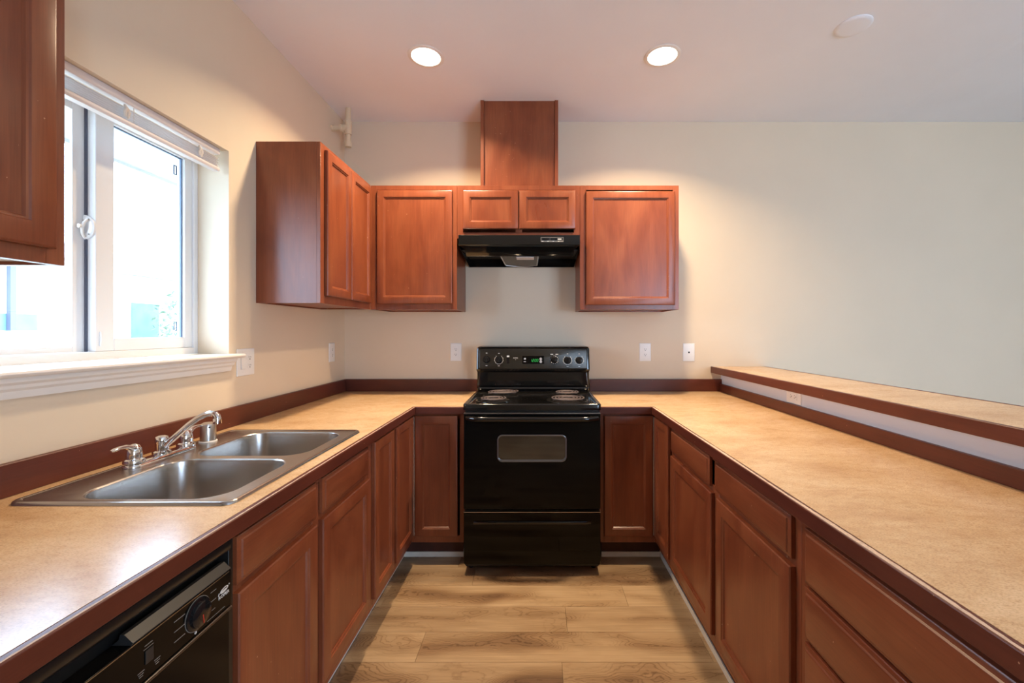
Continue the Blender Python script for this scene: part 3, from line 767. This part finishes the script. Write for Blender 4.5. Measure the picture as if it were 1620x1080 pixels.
# maker's mark: a tilted oval eye over five letters
m = MB(); cu, cv, n_ = 0.9745, 0.7610, 30
def ell(a, b, du=0.0, dv_=0.0, w=0.0008): return [fn(cu+du+a*math.cos(2*PI*k/n_), cv+dv_+b*math.sin(2*PI*k/n_)+0.12*a*math.cos(2*PI*k/n_), w) for k in range(n_)]
m.rings([ell(0.0125, 0.0052, w=0.0001), ell(0.0125, 0.0052), ell(0.0085, 0.0022, 0.001, 0.0008), ell(0.0085, 0.0022, 0.001, 0.0008, 0.0001)], False, False)
bar(m, fn, 0.9735, 0.7608, 0.011, 0.0011, 0.12); bar(m, fn, 0.958, 0.758, 0.0018, 0.006, -0.5); bar(m, fn, 0.990, 0.765, 0.002, 0.003, -0.5)
m.text('ROPER', 0.0115, lambda x, y, z: fn(0.9735+x*0.95, 0.7495+y*0.9, max(0.0001, z+0.0005)))
m.build('maker_logo', 'mark', pan)

# ------------------------------------------------------------------ stove
SXc = -0.0285; sxl, sxr = -0.4095, 0.3525; SF = 2.36
st = thing('electric_stove', 'freestanding black electric coil stove with oven, between the two worktops', 'stove', (SXc, 2.7, 0))
B(sxl+0.003, sxr-0.003, SF+0.042, 3.08, 0.035, 0.915).build('stove_body', 'blackm', st)
for x in (sxl+0.03, sxr-0.03):
    for y in (SF+0.09, 3.03): MB().lathe([(0.015, 0.0005), (0.015, 0.034)], (x, y, 0), n=12).build('levelling_foot', 'blackm', st)
# cooktop: rim with raised edge and sunken field
top = lambda z: (lambda u, v, w: Vector((u, v, z)))
def cl(i, z, r=0.02): return rrect(top(z), sxl-0.002+i, sxr+0.002-i, SF-0.006+i, 2.900-i*0.2, max(r-i, 0.006), 0, 5)
m = MB().rings([cl(0, 0.9155), cl(0, 0.942), cl(0.002, 0.947), cl(0.006, 0.9495), cl(0.016, 0.9495), cl(0.024, 0.946), cl(0.034, 0.9425)])
ct = m.build('cooktop', 'black', st, angle=60)
# door
fnS = facing('S', SF+0.040)
m = MB().rings([rrect(fnS, sxl+0.001, sxr-0.001, 0.364, 0.893, 0.006, w) for w in (0, 0.033)] + [rrect(fnS, sxl+0.0045, sxr-0.0045, 0.3675, 0.8895, 0.004, 0.0395)])
dr = m.build('oven_door', 'blackg', st)
B(sxl+0.002, sxr-0.002, SF+0.006, SF+0.041, 0.8935, 0.8965).build('door_top_trim', 'chromedull', dr)
# window: glass inset + trim
fnd = facing('S', SF+0.0005); W0, W1, V0, V1 = -0.222, 0.163, 0.628, 0.779
m = MB().rings([rrect(fnd, W0, W1, V0, V1, 0.030, 0.0001), rrect(fnd, W0, W1, V0, V1, 0.030, 0.003), rrect(fnd, W0+0.003, W1-0.003, V0+0.006, V1-0.003, 0.027, 0.004), rrect(fnd, W0+0.008, W1-0.008, V0+0.013, V1-0.008, 0.022, 0.0008), rrect(fnd, W0+0.008, W1-0.008, V0+0.013, V1-0.008, 0.022, 0.0001)], False, False)
m.build('window_trim', plain('grey_window_trim', (0.20, 0.20, 0.20, 1), 0.28, metal=0.7).m, dr)
t = NT('smoked_oven_window'); t.b.inputs['Base Color'].default_value = (0.012, 0.010, 0.007, 1); t.b.inputs['Roughness'].default_value = 0.05
t.b.inputs['IOR'].default_value = 2.2
m = MB().rings([rrect(fnd, W0+0.007, W1-0.007, V0+0.012, V1-0.007, 0.022, w) for w in (0.0001, 0.0007)])
m.build('oven_window', t.m, dr)
# handle
m = MB(); pts = []
for k in range(25):
    s = -1 + 2*k/24; x = SXc + s*0.360
    e_ = max(0, (abs(s)-0.84)/0.16); pts.append((x, SF-0.030 + 0.032*e_**1.6, 0.868 + 0.002))
m.tube(pts, [0.014]*25, 14, flat=1.0)
m.build('door_handle', 'black', dr)
m = MB().rings([rrect(fnS, sxl+0.001, sxr-0.001, 0.060, 0.345, 0.006, w) for w in (0, 0.033)] + [rrect(fnS, sxl+0.0045, sxr-0.0045, 0.0635, 0.3415, 0.004, 0.0395)])
sd = m.build('storage_drawer', 'blackg', st)
# drawer pull: long shallow scoop lip
prof = [(0.0, 0.283), (0.0, 0.294), (0.006, 0.300), (0.010, 0.296), (0.007, 0.286)]
m = MB()
m.rings([[Vector((x, SF+0.0005-a*k_, b)) for a, b in prof] for x, k_ in ((-0.355, 0.1), (-0.325, 1), (0.265, 1), (0.297, 0.1))])
m.build('drawer_pull', 'black', sd, angle=60)
B(sxl+0.002, sxr-0.002, SF+0.002, SF+0.040, 0.3465, 0.3495).build('drawer_top_trim', 'chromedull', sd)
B(sxl+0.01, sxr-0.01, SF+0.03, SF+0.0415, 0.036, 0.0595).build('toe_panel', 'blackm', st)

# backguard
bgp = [(2.905, 0.9155), (2.905, 0.950), (2.893, 0.953), (2.886, 0.963), (2.890, 0.972), (2.905, 0.982), (2.905, 1.072), (2.885, 1.080), (2.861, 1.086), (2.856, 1.096), (2.874, 1.236), (2.882, 1.245), (2.900, 1.250), (3.085, 1.248), (3.092, 1.240), (3.092, 0.9155)]
def bgf(x, shr): return [Vector((x, y if y > 3 else y + shr*0.25, min(z, 1.250 - shr))) for y, z in bgp]
m = MB()
m.rings([bgf(sxl+0.001, 0.024), bgf(sxl+0.003, 0.014), bgf(sxl+0.008, 0.006), bgf(sxl+0.015, 0.0015), bgf(sxl+0.024, 0.0), bgf(sxr-0.024, 0.0), bgf(sxr-0.015, 0.0015), bgf(sxr-0.008, 0.006), bgf(sxr-0.003, 0.014), bgf(sxr-0.001, 0.024)])
bk = m.build('backguard', 'black', st, angle=30)
# tilted control face, local frame
pa, pb = Vector((0, 2.856, 1.096)), Vector((0, 2.874, 1.236))
vd = (pb-pa).normalized(); nd = Vector((0, -vd.z, vd.y))
def cf(u, v, w): return Vector((u, 0, 0)) + pa + vd*(v-1.096) + nd*(w+0.0003)
m = MB().rings([rrect(cf, sxl+0.020, sxr-0.020, 1.100, 1.233, 0.012, 0.0), rrect(cf, sxl+0.020, sxr-0.020, 1.100, 1.233, 0.012, 0.0012), rrect(cf, sxl+0.0225, sxr-0.0225, 1.1025, 1.2305, 0.010, 0.002)])
cp = m.build('control_panel', 'panel', st)
YK = 2.865
def px(x): return (x-850)*YK/F
def pz(y): return 1.35 - (y-524)*YK/F
cf2 = lambda u, v, w: cf(u, v, w+0.002)
marks = MB()
for (kx, ky, r) in ((769.8, 568.3, 0.0235), (789.3, 568.8, 0.0235), (876.8, 568.8, 0.027), (897.8, 569.6, 0.0235), (916.3, 569.6, 0.0235)):
    u, v = px(kx), pz(ky); o = cf2(u, v, 0); marks = MB()
    if r > 0.025:
        MB().lathe([(0.030, 0.0001), (0.030, 0.004), (0.027, 0.006), (0.004, 0.006)], o, nd, 32).build('thermostat_dial', 'knob', cp)
        o = o + nd*0.006
        for k in range(9):
            a = -PI*0.75 + k*PI*0.16; bar(marks, lambda a_, b_, w_: cf2(a_, b_, w_+0.006), u+0.026*math.cos(a), v+0.026*math.sin(a), 0.005, 0.0035, a+PI/2)
        bar(marks, cf2, u-0.016, v+0.037, 0.018, 0.003); bar(marks, cf2, u+0.018, v+0.037, 0.018, 0.003)
        rr = 0.020
    else:
        n_ = 30
        a0, a1 = -PI*1.30, PI*0.30
        pin = [(u+0.0275*math.cos(a0+(a1-a0)*k/n_), v+0.0275*math.sin(a0+(a1-a0)*k/n_)) for k in range(n_+1)]
        pou = [(u+0.0290*math.cos(a0+(a1-a0)*k/n_), v+0.0290*math.sin(a0+(a1-a0)*k/n_)) for k in range(n_+1)]
        if kx > 780:
            marks.rings([[cf2(*pin[k], 0.0001), cf2(*pin[k], 0.0007), cf2(*pou[k], 0.0007), cf2(*pou[k], 0.0001)] for k in range(n_+1)])
            for k in range(10):
                a = a0 + (a1-a0)*k/9; bar(marks, cf2, u+0.031*math.cos(a), v+0.031*math.sin(a), 0.0042, 0.0014, a)
        bar(marks, cf2, u, v-0.041, 0.013, 0.0028)
        bar(marks, cf2, u, v+0.043, 0.010, 0.0035)
        rr = 0.0228
    marks.build('dial_markings', 'mark', cp)
    kn = MB().lathe([(rr+0.0015, 0.0002), (rr+0.0015, 0.002), (rr, 0.004), (rr-0.001, 0.017), (rr-0.004, 0.021), (0.003, 0.0225)], o, nd, 30).build('knob', 'knob', cp)
    uv, w0 = vd, 0.022
    m = MB(); cfk = lambda a_, b_, w_: o + Vector((a_, 0, 0)) + vd*b_ + nd*w_
    m.rings([[cfk(a_, b_, 0.018) for a_, b_ in ((-0.0035,-rr+0.004),(0.0035,-rr+0.004),(0.0035,rr-0.004),(-0.0035,rr-0.004))], [cfk(a_, b_, 0.029) for a_, b_ in ((-0.002,-rr+0.006),(0.002,-rr+0.006),(0.002,rr-0.006),(-0.002,rr-0.006))]])
    m.build('knob_grip', 'knob', kn)
u, v = px(803.8), pz(563.3); bar(MB(), cf2, u, v, 0.016, 0.010).build('switch_marking', 'mark', cp)
u, v = px(815.7), pz(566.0); marks = MB(); marks.text('ROPER', 0.0105, lambda x, y, z: cf2(u+x, v+y, max(0.0001, z+0.0005)))
bar(marks, cf2, u, v-0.011, 0.004, 0.002)
marks.build('maker_logo', 'mark', cp)
fbox2 = lambda m, u0, u1, v0, v1, w0, w1: m.rings([[cf2(a_, b_, w0) for a_, b_ in ((u0,v0),(u1,v0),(u1,v1),(u0,v1))], [cf2(a_, b_, w1) for a_, b_ in ((u0,v0),(u1,v0),(u1,v1),(u0,v1))]])
fbox2(MB(), px(801.8), px(805.8), pz(574), pz(565.5), 0.0001, 0.004).build('light_switch', 'knob', cp)
fbox2(MB(), px(826.5), px(860.5), pz(575.2), pz(562.8), 0.0001, 0.0012).build('clock_display', 'blackg', cp)
cf3 = lambda u, v, w: cf2(u, v, w+0.0012)
# digits 12:00
seg = {'1': 'bc', '2': 'abged', '0': 'abcdef'}; g = MB(); dw_, dh = 0.0085, 0.0175
def digit(ch, u, v):
    S = {'a': (0, dh/2, 1), 'g': (0, 0, 1), 'd': (0, -dh/2, 1), 'b': (dw_/2, dh/4, 0), 'c': (dw_/2, -dh/4, 0), 'f': (-dw_/2, dh/4, 0), 'e': (-dw_/2, -dh/4, 0)}
    for s in seg[ch]:
        a, b, hz = S[s]; bar(g, cf3, u+a+0.15*b, v+b, dw_*0.8 if hz else 0.0017, 0.0017 if hz else dh*0.42)
vy = pz(569.8)
for ch, xx in (('1', 841.0), ('2', 844.2), ('0', 847.8), ('0', 851.0)): digit(ch, px(xx)-0.003, vy)
bar(g, cf3, px(845.9)-0.003, vy+0.004, 0.0015, 0.0015); bar(g, cf3, px(845.9)-0.003, vy-0.004, 0.0015, 0.0015)
g.build('clock_digits', 'green', cp)
m = MB()
for (xx, yy, w_, h_) in ((830.4, 567.3, 0.013, 0.011), (830.4, 571.7, 0.015, 0.005)): bar(m, cf3, px(xx), pz(yy), w_, h_)
for s in (1, -1):
    uc, vc = px(855.5), pz(569.6)+s*0.0088
    m.rings([[cf3(a_, b_, w) for a_, b_ in ((uc-0.010, vc), (uc-0.004, vc-0.009), (uc+0.004, vc-0.009), (uc+0.010, vc), (uc+0.003, vc+0.009), (uc-0.003, vc+0.009))] for w in (0.0001, 0.001)])
m.build('clock_button', plain('grey_buttons', sr(160, 160, 165), 0.5).m, cp)

# burners
def burner(bx, by, R, dz=0.0, tilt=(0, 0)):
    z0 = 0.9432
    pan_ = MB().lathe([(R+0.022, 0.0), (R+0.022, 0.004), (R+0.015, 0.0055), (R+0.008, 0.003), (R*0.6, 0.0015), (0.02, 0.001)], (bx, by, z0), n=40)
    turns = 4 if R > 0.09 else 3; r_in = 0.024; pts = []
    N = turns*36
    for k in range(N+1):
        a = 2*PI*turns*k/N + 0.6; r = r_in + (R-r_in)*k/N
        x, y = r*math.cos(a), r*math.sin(a)
        pts.append((bx+x, by+y, z0+0.0150+dz + x*tilt[0] + y*tilt[1]))
    c = MB().tube(pts, 0.0042, 8, flat=0.75)
    for k in range(3):
        a = PI/2 + k*2*PI/3
        c.tube([(bx+0.012*math.cos(a), by+0.012*math.sin(a), z0+0.0085+dz), (bx+R*math.cos(a), by+R*math.sin(a), z0+0.0085+dz+R*math.cos(a)*tilt[0]+R*math.sin(a)*tilt[1])], 0.0022, 6)
    c = c.build('coil_burner', 'coil', st)
    pan_.build('drip_pan', plain('blackened_chrome', (0.10, 0.095, 0.09, 1), 0.12, metal=0.9).m, c)
    MB().lathe([(0.016, 0.010), (0.016, 0.013), (0.004, 0.014)], (bx, by, z0+dz), n=18).build('burner_cap', 'blackm', c)
burner(0.176, 2.515, 0.100, 0.002); burner(0.188, 2.745, 0.076, 0.004)
burner(-0.222, 2.730, 0.100, 0.008, (0.02, -0.03)); burner(-0.262, 2.515, 0.076, 0.0)

# ------------------------------------------------------------------ upper cabinets
UZ0, UZ1 = 1.492, 2.300; UYf = 2.780; UXf = -1.085
def upper(label, side, plane, u0, u1, v0, v1, depth, doors, group=None, name='wall_cabinet', loc=None, stile=0.043, sts=(), under='wood_x'):
    c = thing(name, label, 'cabinet', loc, group)
    face_frame(c, side, plane, u0, u1, v0, v1, stiles=sts)
    carcass(c, side, plane, depth, u0, u1, v0, v1, top=True, bottom_mat=under)
    for a, b, z0, z1 in doors: door(c, side, plane, a, b, z0, z1, stile=stile)
    return c
upper('reddish wood wall cabinet with two narrow doors on the left wall beyond the window', 'E', UXf, 2.135, 2.779, UZ0, UZ1, 0.322, ((2.176, 2.455, 1.532, 2.274), (2.462, 2.752, 1.532, 2.274)), loc=(-1.25, 2.45, UZ0), sts=(2.4585,))
upper('reddish wood wall cabinet with one large door in the back left corner above the worktop', 'S', UYf, -1.0845, -0.523, UZ0, UZ1, 0.336, ((-1.040, -0.551, 1.530, 2.264),), loc=(-0.8, 2.95, UZ0))
upper('short reddish wood wall cabinet with two small doors directly above the range hood', 'S', UYf, -0.522, 0.277, 1.954, UZ1, 0.336, ((-0.4825, -0.1240, 2.0145, 2.264), (-0.1170, 0.2480, 2.0145, 2.264)), loc=(-0.12, 2.95, 1.954), stile=0.044, sts=(-0.1205,))
upper('reddish wood wall cabinet with one large door right of the range hood', 'S', UYf, 0.278, 0.922, UZ0, UZ1, 0.336, ((0.316, 0.893, 1.522, 2.258),), loc=(0.6, 2.95, UZ0))
upper('reddish wood wall cabinet nearest the viewer, cut off at the top left before the window', 'E', UXf, 0.33, 0.980, UZ0+0.008, UZ1, 0.322, ((0.36, 0.950, 1.533, 2.274),), loc=(-1.25, 0.65, UZ0+0.008), stile=0.05, under='underside')

dc = thing('duct_cover', 'tall reddish wood duct cover box rising from the cabinets over the hood to the ceiling', 'duct cover', (-0.12, 2.97, UZ1))
B(-0.352, 0.115, 2.832, 2.844, UZ1+0.0005, ZC-0.001).build('front_panel', 'wood_z', dc)
m = MB().box(-0.375, -0.3525, 2.820, 2.842, UZ1+0.0005, ZC-0.001).box(0.1155, 0.138, 2.820, 2.842, UZ1+0.0005, ZC-0.001)
m.build('corner_trim', 'wood_z', dc, bevel=0.0015)
m = MB().box(-0.372, -0.360, 2.8425, 3.117, UZ1+0.0005, ZC-0.001).box(0.123, 0.135, 2.8425, 3.117, UZ1+0.0005, ZC-0.001)
m.build('side_panel', 'wood_z', dc)

# ------------------------------------------------------------------ range hood
hx0_, hx1_ = -0.492, 0.2665; HY = 2.66
hd = thing('range_hood', 'black under-cabinet range hood above the stove', 'range hood', (-0.113, 2.9, 1.82))
prof = [(3.115, 1.9525), (HY+0.004, 1.9525), (HY, 1.9495), (HY, 1.890), (HY+0.004, 1.886), (HY+0.014, 1.884), (HY+0.016, 1.892), (HY+0.016, 1.940), (3.105, 1.940), (3.105, 1.8165), (3.115, 1.8165)]
MB().extrude(prof, lambda p, x: Vector((x, p[0], p[1])), hx0_, hx1_).build('hood_shell', 'black', hd)
for x in (hx0_, hx1_-0.0015):
    prof = [(3.104, 1.939), (HY+0.0165, 1.939), (HY+0.0165, 1.886), (2.74, 1.872), (3.104, 1.8165)]
    MB().extrude(prof, lambda p, x_: Vector((x_, p[0], p[1])), x+0.0002, x+0.0012).build('end_panel', 'black', hd)
prof = [(HY+0.018, 1.889), (HY+0.060, 1.868), (HY+0.100, 1.842), (HY+0.106, 1.836), (HY+0.109, 1.840), (HY+0.103, 1.848), (HY+0.062, 1.873), (HY+0.018, 1.893)]
m = MB()
m.rings([[Vector((x0 + (0.028 if p[0] > HY+0.05 else 0)*sg, p[0], p[1])) for p in prof] for x0, sg in ((hx0_+0.004, 1), (hx1_-0.004, -1))])
m.build('inner_lip', 'black', hd, angle=20)
B(hx0_+0.004, hx1_-0.004, HY+0.10, 3.103, 1.875, 1.880).build('inner_plate', 'dark', hd)
# filter and lens
m = MB(); n_ = 1
m.rings([[Vector((x, y, z)) for x, y, z in ((-0.238, 2.775, 1.838), (0.006, 2.775, 1.838), (-0.003, 3.05, 1.822), (-0.10, 3.07, 1.815), (-0.130, 3.07, 1.815), (-0.225, 3.05, 1.822))],
         [Vector((x, y, z)) for x, y, z in ((-0.238, 2.775, 1.845), (0.006, 2.775, 1.845), (-0.003, 3.05, 1.829), (-0.10, 3.07, 1.822), (-0.130, 3.07, 1.822), (-0.225, 3.05, 1.829))]])
fl_ = m.build('grease_filter', 'filter', hd)
m = MB().tube([(-0.238, 2.775, 1.838), (-0.225, 3.05, 1.822), (-0.130, 3.07, 1.815), (-0.10, 3.07, 1.815), (-0.003, 3.05, 1.822), (0.006, 2.775, 1.838)], 0.004, 8).build('filter_rim', 'chromedull', fl_)
MB().raw([(-0.137, 2.782, 1.8372), (-0.022, 2.782, 1.8372), (-0.022, 2.85, 1.8332), (-0.137, 2.85, 1.8332), (-0.137, 2.782, 1.832), (-0.022, 2.782, 1.832), (-0.022, 2.85, 1.827), (-0.137, 2.85, 1.827)], [(0,3,2,1),(4,5,6,7),(0,1,5,4),(1,2,6,5),(2,3,7,6),(3,0,4,7)]).build('lamp_lens', 'lens', hd, bevel=0.001)
def hxp(x): return (x-850)*HY/F
def hzp(y): return 1.35-(y-524)*HY/F
fh = facing('S', HY); m = MB(); a, b, c, d = hxp(855.5), hxp(891.7), hzp(382.6), hzp(375.2)
cpn = fbox(MB(), fh, a, b, c, d, 0.0001, 0.0010).build('switch_plate', 'greyplastic', hd)
for q in ((a, b, d-0.0022, d), (a, b, c, c+0.0085), (a, a+0.0022, c, d), (b-0.0022, b, c, d)): fbox(m, fh, *q, 0.0010, 0.0016)
m.build('plate_border', 'markdim', cpn)
m = MB()
for uu in (a+0.030, a+0.085): fbox(m, fh, uu-0.020, uu+0.020, c+0.012, d-0.006, 0.0011, 0.005)
m.build('rocker_switch', 'knob', cpn, bevel=0.001)
bar(MB(), lambda p, q, w: fh(p, q, w+0.0012), b-0.026, (c+d)/2+0.003, 0.025, 0.006).build('maker_logo', 'mark', cpn)
for k in range(4): bar(MB(), lambda p, q, w: fh(p, q, w+0.0016), a+0.012+k*0.033, c+0.004, 0.010, 0.003).build('switch_marking', 'mark', cpn)

# ------------------------------------------------------------------ outlets and plates
def plate(name, label, cat, side, plane, uc, vc, w=0.078, h=0.128, kinds=('duplex',), rot=False, group=None):
    o0 = facing(side, plane)(uc, vc, 0); t_ = thing(name, label, cat, tuple(o0), group)
    if rot: fn = lambda u, v, w_: facing(side, plane)(uc + (v-vc), vc + (u-uc), w_)
    else: fn = facing(side, plane)
    seq = [(0, 0.0003), (0, 0.003), (0.0025, 0.0052), (0.005, 0.0058)]
    MB().rings([rect(fn, uc-w/2, uc+w/2, vc-h/2, vc+h/2, i, ww) for i, ww in seq]).build('cover_plate', 'plate', t_, angle=20)
    n = len(kinds)
    for k, kd in enumerate(kinds):
        u = uc + (k-(n-1)/2)*0.047
        f2 = lambda a, b, c: fn(a, b, c+0.0058)
        if kd == 'duplex':
            for s in (-1, 1):
                v = vc + s*0.0195
                r = MB().rings([rrect(f2, u-0.0165, u+0.0165, v-0.014, v+0.014, 0.008, w_) for w_ in (0.0001, 0.0014)]).build('receptacle', 'plate', t_)
                m = MB(); f3 = lambda a, b, c: fn(a, b, c+0.0072)
                bar(m, f3, u-0.006, v+0.004, 0.0022, 0.008, d=0.0004); bar(m, f3, u+0.006, v+0.004, 0.0022, 0.007, d=0.0004)
                m.rings([[f3(u+0.003*math.cos(a), v-0.006+0.003*math.sin(a), w_) for a in [2*PI*q/10 for q in range(10)]] for w_ in (0.0001, 0.0004)])
                m.build('slots', 'dark', r)
        elif kd == 'rocker':
            MB().rings([rrect(f2, u-0.0165, u+0.0165, vc-0.033, vc+0.033, 0.002, w_) for w_ in (0.0001, 0.0008)]).build('switch_surround', plain('dull_white', sr(205, 200, 194), 0.4).m, t_)  # surround slightly darker than the cover plate
            MB().rings([rect(f2, u-0.0145, u+0.0145, vc-0.031, vc+0.031, 0, 0.0009), [f2(u-0.0145, vc-0.031, 0.005), f2(u+0.0145, vc-0.031, 0.005), f2(u+0.0145, vc+0.031, 0.002), f2(u-0.0145, vc+0.031, 0.002)]]).build('rocker', 'plate', t_)
        elif kd == 'decora':
            MB().rings([rrect(f2, u-0.0165, u+0.0165, vc-0.033, vc+0.033, 0.002, w_) for w_ in (0.0001, 0.0016)]).build('receptacle', 'plate', t_)
            m = MB(); f3 = lambda a, b, c: fn(a, b, c+0.0074)
            for s in (-1, 1):
                v = vc + s*0.017
                bar(m, f3, u-0.006, v+0.003, 0.0022, 0.008, d=0.0004); bar(m, f3, u+0.006, v+0.003, 0.0022, 0.007, d=0.0004)
                m.rings([[f3(u+0.003*math.cos(a), v-0.007+0.003*math.sin(a), w_) for a in [2*PI*q/10 for q in range(10)]] for w_ in (0.0001, 0.0004)])
            m.build('slots', 'dark', t_)
        elif kd == 'cable':
            m = MB(); o = f2(u, vc, 0); nn = (f2(u, vc, 1) - o)
            m.lathe([(0.0065, 0.0001), (0.0065, 0.0006)], o, nn, 16); m.build('cable_hole', 'dark', t_)
        if kd in ('duplex',):
            MB().lathe([(0.003, 0.0001), (0.0025, 0.0012)], f2(u, vc, 0), f2(u, vc, 1)-f2(u, vc, 0), 12).build('screw', 'plate', t_)
        if kd in ('rocker', 'cable', 'decora'):
            for s in (-1, 1): MB().lathe([(0.003, 0.0001), (0.0025, 0.0010)], f2(u, vc+s*0.047, 0), f2(u, vc, 1)-f2(u, vc, 0), 12).build('screw', 'plate', t_)
    return t_
plate('wall_outlet', 'white double plate with rocker switch and outlet at the right end of the window sill', 'outlet', 'E', XL, 2.058, 1.202, w=0.122, h=0.129, kinds=('rocker', 'duplex'))
plate('wall_outlet', 'white outlet on the left wall close to the back corner', 'outlet', 'E', XL, 2.921, 1.206, kinds=('duplex',))
plate('wall_outlet', 'white duplex outlet on the back wall, left of the stove', 'outlet', 'S', YB, -0.5935, 1.199, w=0.080, h=0.129)
plate('wall_outlet', 'white duplex outlet on the back wall, right of the stove', 'outlet', 'S', YB, 0.788, 1.198, w=0.084, h=0.130)
plate('cable_plate', 'white plate with one dark cable hole on the back wall near the bar', 'wall plate', 'S', YB, 1.1065, 1.197, w=0.084, h=0.130, kinds=('cable',))
plate('wall_outlet', 'white outlet mounted sideways on the half wall under the bar edge', 'outlet', 'W', 1.342, 2.228, 1.0105, w=0.076, h=0.125, kinds=('decora',), rot=True)

# ------------------------------------------------------------------ ceiling fittings
def can(x, y, label):
    o = thing('recessed_light', label, 'ceiling light', (x, y, ZC))
    MB().lathe([(0.098, -0.0003), (0.098, -0.003), (0.092, -0.006), (0.080, -0.006), (0.078, -0.003), (0.078, -0.0003)], (x, y, ZC), n=48, cap0=False, cap1=False).build('trim_ring', 'trimwhite', o)
    MB().lathe([(0.0775, -0.0005), (0.0775, -0.003), (0.070, -0.005)], (x, y, ZC), n=48).build('lamp_lens', 'lamp', o)
    l = bpy.data.lights.new('downlight', 'AREA'); l.shape = 'DISK'; l.size = 0.11; l.energy = CAN_POWER; l.color = CAN_COLOR; l.spread = math.radians(134)
    lo = bpy.data.objects.new('downlight', l); C.objects.link(lo); lo.parent = o; lo.location = (0, 0, -0.010)
can(-0.619, 2.373, 'lit round recessed ceiling light on the left, left of the duct cover')
can(0.694, 2.367, 'lit round recessed ceiling light right of the duct cover')
cv_ = MB().lathe([(0.080, -0.0004), (0.080, -0.003), (0.074, -0.0075), (0.060, -0.0085), (0.004, -0.009)], (1.583, 2.137, ZC), n=40).build('ceiling_cover_disc', 'ceiling')
tag(cv_, 'plain white round cover disc on the ceiling at the upper right', 'ceiling cover')

# corner pipe
pp = thing('corner_pipe', 'cream plastic pipe stub with tee coming down from the ceiling in the back left corner', 'pipe', (-1.295, 2.924, 2.6))
X, Y = -1.295, 2.924
MB().lathe([(0.0165, 2.640), (0.0165, ZC-0.0005)], (X, Y, 0), n=24).build('vertical_pipe', 'pipe', pp)
MB().lathe([(0.020, 2.612), (0.0225, 2.618), (0.0225, 2.644), (0.0175, 2.646)], (X, Y, 0), n=24).build('end_cap', 'pipe', pp)
m = MB().lathe([(0.018, 2.696), (0.0225, 2.697), (0.0225, 2.790), (0.018, 2.791)], (X, Y, 0), n=24)
m.lathe([(0.023, 0.0), (0.023, 0.036), (0.027, 0.038), (0.027, 0.054), (0.018, 0.056)], (X, Y, 2.742), (-1, 0, 0), 24)
m.build('tee_fitting', 'pipe', pp)
MB().lathe([(0.0165, 0.040), (0.0165, 0.1135)], (X, Y, 2.742), (-1, 0, 0), 24).build('branch_pipe', 'pipe', pp)
MB().lathe([(0.021, 0.100), (0.021, 0.1135)], (X, Y, 2.742), (-1, 0, 0), 24).build('wall_collar', 'pipe', pp)
